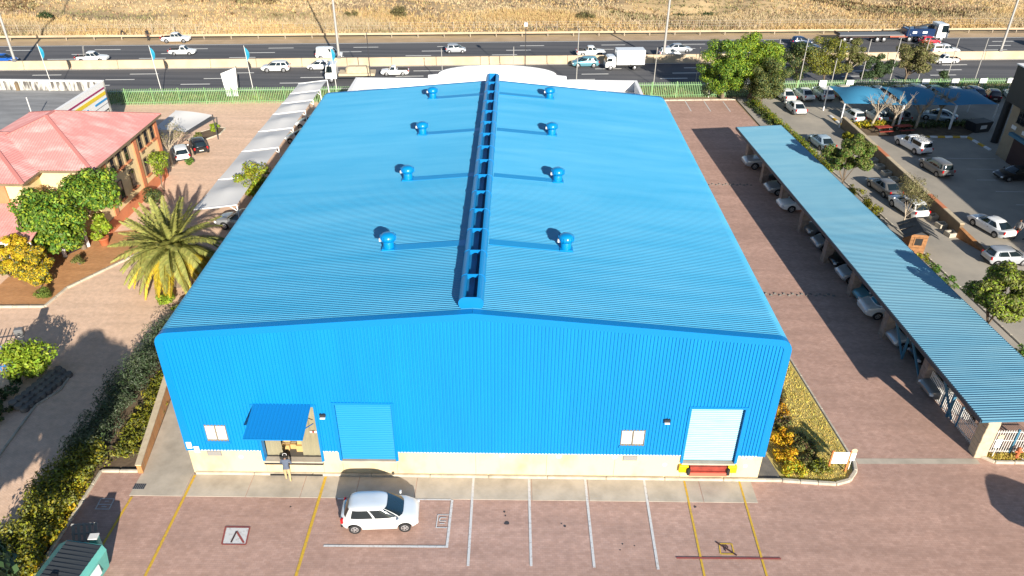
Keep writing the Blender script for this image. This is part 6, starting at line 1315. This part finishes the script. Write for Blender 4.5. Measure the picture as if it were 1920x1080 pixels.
def bare_tree(label, base, h, spread, n, leafy=0, group=None, leaf='leaf_khaki', bark='bark_pale', r0=.13, lean=(0, 0)):
    t = thing('bare_tree', label, 'tree', base, 0, group); f = Vector((lean[0], lean[1], h*.38)); tr = MB().tube([(0, 0, -.1), (f.x*.5, f.y*.5, h*.2), f], [r0*1.2, r0, r0*.85], 8).build('trunk', bark, t, 60)
    tips = []
    for i in range(n):
        a = 6.283*i/n+random.uniform(-.3, .3); e = f+Vector((math.cos(a)*spread*random.uniform(.5, .9), math.sin(a)*spread*random.uniform(.5, .9), h*random.uniform(.18, .38))); m_ = f.lerp(e, .5)+Vector((0, 0, .12))
        lb = MB().tube([f-Vector((0, 0, .05)), m_, e], [r0*.55, r0*.38, r0*.22], 6).build('limb', bark, tr, 60); tw = MB()
        for k in range(9):
            s0 = m_.lerp(e, random.random()); d = Vector((math.cos(a+random.uniform(-1, 1))*.5, math.sin(a+random.uniform(-1, 1))*.5, random.uniform(.3, 1.1)))*random.uniform(.4, .8)*h*.32; q = s0+d*.5+Vector((random.uniform(-.08, .08), random.uniform(-.08, .08), 0)); tw.tube([s0, q, s0+d], [r0*.2, r0*.13, r0*.06], 4); tips.append(s0+d)
            tw.tube([q, q+d*.4+Vector((random.uniform(-.25, .25), random.uniform(-.25, .25), .1))], [r0*.12, r0*.05], 4)
        o = tw.build('twigs', bark, tr); o['kind'] = 'stuff'
    if leafy: v, f_ = leaves(leafy, np.array([tuple(x) for x in tips]), np.full(len(tips), spread*.28), .16, .35); link('crown', np_mesh('crown', v, f_, leaf), t)
bare_tree('thin leafless tree with pale twigs at the corner of the peach building', (-31.0, 39.6, 0), 4.6, 1.5, 8, 900)
for i, (x, y, h, lb) in enumerate(((40.9, 52.4, 4.4, 'bare pruned tree nearest the brown wall, leaning right'), (43.1, 52.0, 4.2, 'bare pruned tree, second from the brown wall'), (46.0, 52.6, 4.0, 'bare pruned tree, third from the brown wall'), (48.9, 54.0, 4.6, 'bare pruned tree at the right end of the garden strip'))):
    bare_tree(lb, (x, y, .03), h, 1.5, 8, 0, 'bare trees in the garden strip', r0=.14, lean=(.5 if i == 0 else .15, .1))
# --- hedges
def hedge(label, pts, w, h, n, size, leaf, leaf2=None, name='hedge', up=.4, aspect=.5, cr=.5, z=0.0, lump=.35, group=None):
    t = thing(name, label, 'hedge', (pts[0][0], pts[0][1], z), 0, group); C_ = []; R_ = []; o = np.array([pts[0][0], pts[0][1], 0.])
    for (a, b) in zip(pts[:-1], pts[1:]):
        a = np.array([*a, 0.]); b = np.array([*b, 0.]); L_ = np.linalg.norm(b-a); d = (b-a)/L_; nn = np.array([-d[1], d[0], 0]); m_ = int(L_/(cr*.55)*max(1, w/cr*.9)*max(1, h/cr*.6))
        for _ in range(m_):
            s = rng.random(); q = (rng.random()-.5)*(w-cr*.8); zz = cr*.5+rng.random()*(h-cr)*(1-lump*rng.random()); C_.append(a+d*L_*s+nn*q-o+np.array([0, 0, zz])); r = cr*(.6+.7*rng.random()); R_.append((r, r, r*.8))
    v, f = leaves(n, np.array(C_), np.array(R_), size, aspect, up, .5)
    link('foliage', np_mesh('foliage', v, f, [leaf, leaf2], midx=(rng.random(len(f)) < .4).astype(int)) if leaf2 else np_mesh('foliage', v, f, leaf), t)
    for k in range(8):
        s = (k+.5)/8*(len(pts)-1); i = int(s); p = np.array(pts[i])+(np.array(pts[i+1])-np.array(pts[i]))*(s-i)-o[:2]; MB().tube([(p[0], p[1], -.05), (p[0]+.1, p[1], h*.6)], [.05, .02], 5).build('stem', 'bark', t)
    return t
hedge('long dark grey-green feathery hedge between drive and warehouse', [(-20.5, .6), (-20.6, 5), (-20.3, 9), (-19.9, 13.2)], 1.7, 1.9, 20000, .2, 'leaf_grey', 'leaf_dark', aspect=.22, up=.3, cr=.55)
hedge('yellow-green leafy hedge at the bottom left beside the refuse bin', [(-20.4, -9.5), (-20.4, -4), (-20.5, -.2), (-20.2, 1.2)], 2.3, 1.5, 20000, .16, 'leaf_hedge', 'leaf_olive', cr=.55)
hedge('low yellow ground shrubs along the bed edge of the bottom left hedge', [(-19.6, -9), (-19.6, -4.6), (-19.7, -1.0)], .7, .7, 2600, .2, 'leaf_yellow', 'leaf_hedge', cr=.3)
hedge('low olive ground cover between the dark hedge and the ramp wall', [(-18.6, 1.0), (-18.7, 4), (-18.9, 8)], 1.5, .45, 4200, .2, 'leaf_hedge', 'leaf_olive', cr=.3, aspect=.3)
hedge('clipped yellow-green hedge behind the carport, far part', [(30.1, 61.2), (30.8, 55.0), (31.5, 47.5), (32.2, 40.0)], .8, .9, 7500, .15, 'leaf_hedge', 'leaf_green', cr=.4)
for i, (y, r) in enumerate(((34.8, .8), (32.3, .6), (30.4, .9), (22.6, .55), (21.0, .6), (19.0, .65), (10.4, .8))):
    shrub('round clipped green shrub behind the carport, ' + ('farthest of seven', 'second from the far end', 'beside the white SUV', 'just past the guard hut', 'second past the guard hut', 'third past the guard hut', 'nearest of seven')[i], 32.4-.045*(y-35)+.1, y, r, r*1.3, 1.0, int(900*r), .15, 'leaf_hedge' if i < 4 else 'leaf_green', 'round shrubs behind the carport')
tree('sparse grey-green thorn tree behind the carport beside the white SUV', (33.8, 27.9, 0), (34.0, 28.0, 3.5), (1.7, 1.8, .9), 0, 2600, .30, 'leaf_khaki', cr=.7, nclump=18, aspect=.12, up=.1, trunk=.08, bark='bark_pale')
tree('round leafy green tree beside the far half of the carport', (30.7, 33.7, 0), (30.8, 33.8, 4.4), (2.1, 2.1, 1.9), 0, 18000, .18, 'leaf_olive', cr=.55, nclump=34, leaf2='leaf_green', zmin=.9, trunk=.1)
tree('round leafy green tree beside the near half of the carport', (31.7, 11.6, 0), (31.9, 11.8, 4.3), (2.15, 2.2, 1.9), 0, 19000, .18, 'leaf_olive', cr=.55, nclump=36, leaf2='leaf_bright', zmin=.9, trunk=.1)
# --- trees by the highway on the right
G8 = 'trees along the highway fence'
tree('big vivid green tree, leftmost of the highway trees', (26.9, 62.3, 0), (26.6, 61.8, 4.2), (3.4, 2.7, 3.6), 0, 21000, .22, 'leaf_green', cr=.85, nclump=54, group=G8, leaf2='leaf_bright', trunk=.25, zmin=1.4)
tree('big lime green tree beside the leftmost highway tree', (30.2, 62.6, 0), (30.5, 62.2, 4.9), (3.4, 2.7, 3.2), 0, 20000, .22, 'leaf_bright', cr=.9, nclump=52, group=G8, leaf2='leaf_green', trunk=.25, zmin=1.6)
tree('dull olive tree in front of the two big green trees', (30.7, 59.4, 0), (30.8, 59.3, 3.2), (2.7, 2.1, 2.7), 0, 12000, .19, 'leaf_olive', cr=.8, nclump=32, group=G8, leaf2='leaf_dark', trunk=.16)
tree('dark olive tree behind the parked white cars', (37.2, 66.6, 0), (36.4, 66.2, 3.8), (2.8, 2.0, 2.5), 0, 9000, .19, 'leaf_dark', cr=.75, nclump=22, group=G8, leaf2='leaf_olive', trunk=.15)
tree('golden olive tree in the middle of the highway trees', (40.4, 66.4, 0), (39.9, 66.0, 4.2), (2.7, 2.1, 2.9), 0, 11000, .19, 'leaf_olive', cr=.8, nclump=34, group=G8, leaf2='leaf_hedge', trunk=.16)
tree('slim pale tree with a leaning trunk above the beige pickup', (42.6, 65.8, 0), (43.4, 66.3, 4.2), (2.1, 1.7, 2.1), 0, 6500, .18, 'leaf_olive', cr=.6, nclump=16, group=G8, leaf2='leaf_khaki', trunk=.12, bark='bark_pale', fork=.6)
tree('small dark tree between the slim tree and the spreading one', (46.8, 66.6, 0), (46.6, 66.4, 3.0), (2.0, 1.5, 2.0), 0, 6500, .18, 'leaf_dark', cr=.6, nclump=14, group=G8, trunk=.1)
tree('spreading khaki tree with forked dark trunk, by the pickup on the highway', (50.6, 66.9, 0), (51.0, 66.7, 4.5), (3.6, 2.3, 2.2), 0, 12000, .19, 'leaf_khaki', cr=.75, nclump=26, group=G8, leaf2='leaf_olive', trunk=.2, fork=.45, limbs=10)
shrub('narrow dark cypress at the fence right of the spreading tree', 54.9, 66.2, .8, .8, 3.0, 1300, .2, 'leaf_dark', name='cypress')
shrub('yellow flowering shrub at the fence beside the office block', 17.0, 60.4, .6, .5, 1.5, 600, .2, 'leaf_orange')
hedge('low yellow-green planting at the foot of the bare trees', [(38.6, 52.6), (43.0, 52.9)], 1.2, .8, 1800, .2, 'leaf_hedge', 'leaf_yellow', cr=.4); hedge('dark low planting in the shaded garden strip', [(43.2, 52.8), (53.4, 53.6)], 1.4, .7, 2600, .2, 'leaf_dark', 'leaf_olive', cr=.4)
shrub('bright yellow-green shrub on the far side of the brown wall', 37.2, 48.8, .7, 1.0, .9, 900, .18, 'leaf_hedge')
hedge('dark planting between kerb and asphalt under the big green trees', [(29.6, 60.8), (30.5, 53.0)], 1.0, .35, 1200, .2, 'leaf_dark', 'leaf_olive', cr=.3)
# tall trees just below the picture edge, shading the lower drive
for i, (x, y, z, r) in enumerate(((-16.6, -13.2, 7.7, 1.9), (-20.3, -13.6, 6.6, 1.8), (-23.6, -9.6, 4.4, 1.4))):
    tree('tall dark tree below the picture edge, ' + ('rightmost of three', 'middle of three', 'leftmost of three')[i], (x, y, 0), (x, y, z), (r*1.25, r*1.25, r), 0, 9000, .42, 'leaf_dark', cr=1.0, nclump=44, trunk=.14, group='trees below the picture edge', zmin=2.0)
# --- lawn corner with yellow flowering shrubs right of the warehouse
sheet('lawn', [(15.75, -.02), (18.3, -.2), (19.1, .05), (19.62, .65), (19.85, 1.4), (19.25, 9.5), (18.2, 22), (15.0, 22), (15.0, 4)], 0.012, 'lawn_soil')
sheet('side_concrete', [(14.5, -.02), (15.75, -.02), (15.0, 4), (15.0, 30), (14.5, 30)], 0.014, 'concrete_dark')
def blades(n, poly, h, w, z=0.0, m_='grass_lawn', zf=None, mats=None, pick=None, lean=.5):
    p = np.array(poly); lo, hi = p.min(0), p.max(0); pts = []
    xs = rng.random((n*3, 2))*(hi-lo)+lo; ins = np.zeros(len(xs), bool); j = len(p)-1
    for i in range(len(p)):
        c = ((p[i, 1] > xs[:, 1]) != (p[j, 1] > xs[:, 1])) & (xs[:, 0] < (p[j, 0]-p[i, 0])*(xs[:, 1]-p[i, 1])/(p[j, 1]-p[i, 1]+1e-12)+p[i, 0]); ins ^= c; j = i
    xy = xs[ins][:n]; k = len(xy); zz = np.full(k, z) if zf is None else np.array([zf(*q) for q in xy]); b = np.c_[xy, zz]; a = rng.random(k)*6.283
    hh = h*(.5+rng.random(k))[:, None]; ww = w*(.6+.8*rng.random(k))[:, None]; side = np.c_[np.cos(a), np.sin(a), np.zeros(k)]*ww; tip = b+np.c_[rng.normal(size=(k, 2))*lean, np.ones(k)]*hh; mid = (b+tip)/2+np.c_[rng.normal(size=(k, 2))*.08, np.zeros(k)]*hh
    v = np.stack([b-side, b+side, mid+side*.8, tip], 1).reshape(-1, 3); return v, np.arange(k*4).reshape(k, 4), xy
v, f, _ = blades(15000, [(16.0, .05), (18.3, -.1), (19.0, .15), (19.5, .75), (19.75, 1.4), (19.15, 9.5), (18.1, 20), (15.1, 20), (15.1, 5)], .07, .022, .012); tag(link('lawn_grass', np_mesh('lawn_grass', v, f, 'grass_lawn')), kind='stuff')
G9 = 'shrubs in the lawn corner'
for i, (x, y, rx, ry, h, lf, l2, lb) in enumerate(((16.9, 5.0, .8, .9, .5, 'leaf_orange', 'leaf_brown', 'orange-yellow flowering shrub, farthest of four at the wall'), (16.5, 2.9, .8, .7, .55, 'leaf_orange', 'leaf_yellow', 'orange-yellow flowering shrub, second from the far end'), (16.4, 1.4, .7, .7, .55, 'leaf_orange', 'leaf_yellow', 'orange-yellow flowering shrub, third from the far end'), (16.6, .5, .8, .45, .5, 'leaf_yellow', 'leaf_lime', 'lime-yellow shrub at the kerb, nearest of four'),
        (17.5, 2.0, .8, 1.5, .4, 'leaf_olive', 'leaf_brown', 'olive green ground shrub before the notice board'), (17.9, .7, .55, .7, .45, 'leaf_hedge', 'leaf_olive', 'green ground shrub at the kerb left of the notice board'), (17.4, 6.6, .7, 1.3, .45, 'leaf_brown', 'leaf_olive', 'brown withered ground shrub farthest from the kerb'), (16.9, 4.0, .7, .6, .45, 'leaf_brown', 'leaf_olive', 'brown withered ground shrub between the flowering ones'))):
    shrub(lb, x, y, rx, ry, h, int(1500*rx*ry+400), .13, lf, G9, leaf2=l2, cr=.25, stems=False)
v, f, _ = blades(1800, [(27.1, 1.5), (33, 1.5), (33, 2.0), (27.3, 2.0)], .14, .03, .01); tag(link('verge_grass', np_mesh('verge_grass', v, f, 'grass_lawn')), kind='stuff')
v, f, _ = blades(9000, strip(-56, 70, -14.9, -10.8), .28, .05, -.01, lean=.4); tag(link('verge_grass', np_mesh('verge_grass', v, f, ['straw_olive', 'grass_green'], midx=(rng.random(len(f)) < .4).astype(int))), kind='stuff')
# --- dry veld grass beyond the highway: tufts of blades, denser and taller in the band by the fence
def hz(x, y): s = x*CT+(y-76)*ST; t = -x*ST+(y-76)*CT; return hump(s, t)
def tufts(name, n, s0, s1, t0, t1, h, w, mats_, frac, fn, per=5):
    ss = rng.uniform(s0, s1, n*3); tt = t0+(t1-t0)*rng.random(n*3)**1.2; keep = np.array([fn(a, b) > rng.random() for a, b in zip(ss, tt)]); ss, tt = ss[keep][:n], tt[keep][:n]; k = len(ss)
    x = ss*CT-tt*ST; y = 76+ss*ST+tt*CT; zz = np.array([hump(a, b) for a, b in zip(ss, tt)])-.05; b = np.repeat(np.c_[x, y, zz], per, 0); b[:, :2] += rng.normal(size=(k*per, 2))*.16; th = np.repeat(h*(.45+.9*rng.random(k)**1.3), per); m = k*per
    a = rng.random(m)*6.283; side = np.c_[np.cos(a), np.sin(a), np.zeros(m)]*(w*(.6+.8*rng.random(m)))[:, None]; tip = b+np.c_[rng.normal(size=(m, 2))*.28, np.ones(m)]*(th*(.7+.5*rng.random(m)))[:, None]; mid = (b+tip)/2
    v = np.stack([b-side, b+side, mid+side*.9, tip], 1).reshape(-1, 3); f = np.arange(m*4).reshape(m, 4)
    u = np.clip(.5+.34*np.sin(ss*.083+1.7*np.sin(tt*.19))*np.cos(tt*.23+ss*.021)+.22*np.sin(ss*.23+tt*.31)+rng.normal(size=k)*.13, 0, .999); mi = np.repeat((u[:, None] > np.cumsum(frac)[None, :]).sum(1), per); mi = np.minimum(mi, len(mats_)-1)
    tag(link(name, np_mesh(name, v, f, mats_, midx=mi)), kind='stuff')
band = lambda s, t: math.exp(-((t-(24.5+3*math.sin(s*.06+1)+1.5*math.sin(s*.21)))/4.2)**2)*(.55+.45*math.sin(s*.16+.5*math.sin(s*.05)))*(1.25 if s > -30 else .75)
tufts('tall_dry_grass', 26000, -85, 100, 18.6, 33, .62, .045, ['straw', 'straw_pale', 'straw_dark'], [.45, .47, .08], band, 7)
tufts('short_dry_grass', 34000, -105, 125, 17.2, 62, .36, .07, ['straw_pale', 'straw', 'straw_dark', 'straw_olive'], [.42, .24, .16, .18], lambda s, t: .6+.5*max(0, math.sin(s*.09+1.3)*math.sin(t*.17+s*.03)+.3), 4)
tufts('scrub_patches', 9000, -105, 125, 25, 60, .45, .12, ['straw_dark', 'leaf_brown', 'straw_olive'], [.45, .3, .25], lambda s, t: 1 if math.sin(s*.07+2.2)*math.sin(t*.14+s*.045)+.35*math.sin(s*.31+t*.2) > .45 else .02, 5)
G10 = 'grey bushes in the veld'
for i, (s, t, r, h, lb) in enumerate(((-15.5, 27.5, 1.7, 2.0, 'rounded pale green bush in the veld right of the second mast'), (-23.5, 28.5, 1.2, 1.2, 'small grey bush in the veld left of the second mast'), (15.5, 26.5, 2.0, 1.4, 'flat grey-green bush in the veld left of the third mast'), (-73.0, 30.0, 1.6, 1.2, 'dark bush in the veld at the far left'), (33.5, 32.0, 2.6, .9, 'dark shrub in the hollow of the veld'), (38.5, 31.0, 2.2, .9, 'dark shrub in the hollow, its right half'))):
    x, y = H(s, t); shrub(lb, x, y, r, r*.8, h, 900, .3, 'leaf_khaki' if i < 3 else 'leaf_dark', G10, z=hump(s, t), aspect=.25, stems=False)
# oil spots and debris on the forecourt bays
mat('oil', (0.05, 0.038, 0.034), .5)
for (x, y, r) in ((1.62, -3.05, .13), (1.5, -2.35, .06), (1.55, -2.6, .05), (4.4, -3.2, .07), (4.25, -3.05, .04), (7.05, -4.2, .05), (6.9, -4.55, .04), (7.6, -4.3, .04), (10.9, -1.9, .08), (-9.0, -2.2, .05)):
    k = 9; sheet('oil_stain', [(x+r*(.7+.5*random.random())*math.cos(6.283*i/k), y+r*(.7+.5*random.random())*math.sin(6.283*i/k)) for i in range(k)], .009, 'oil')
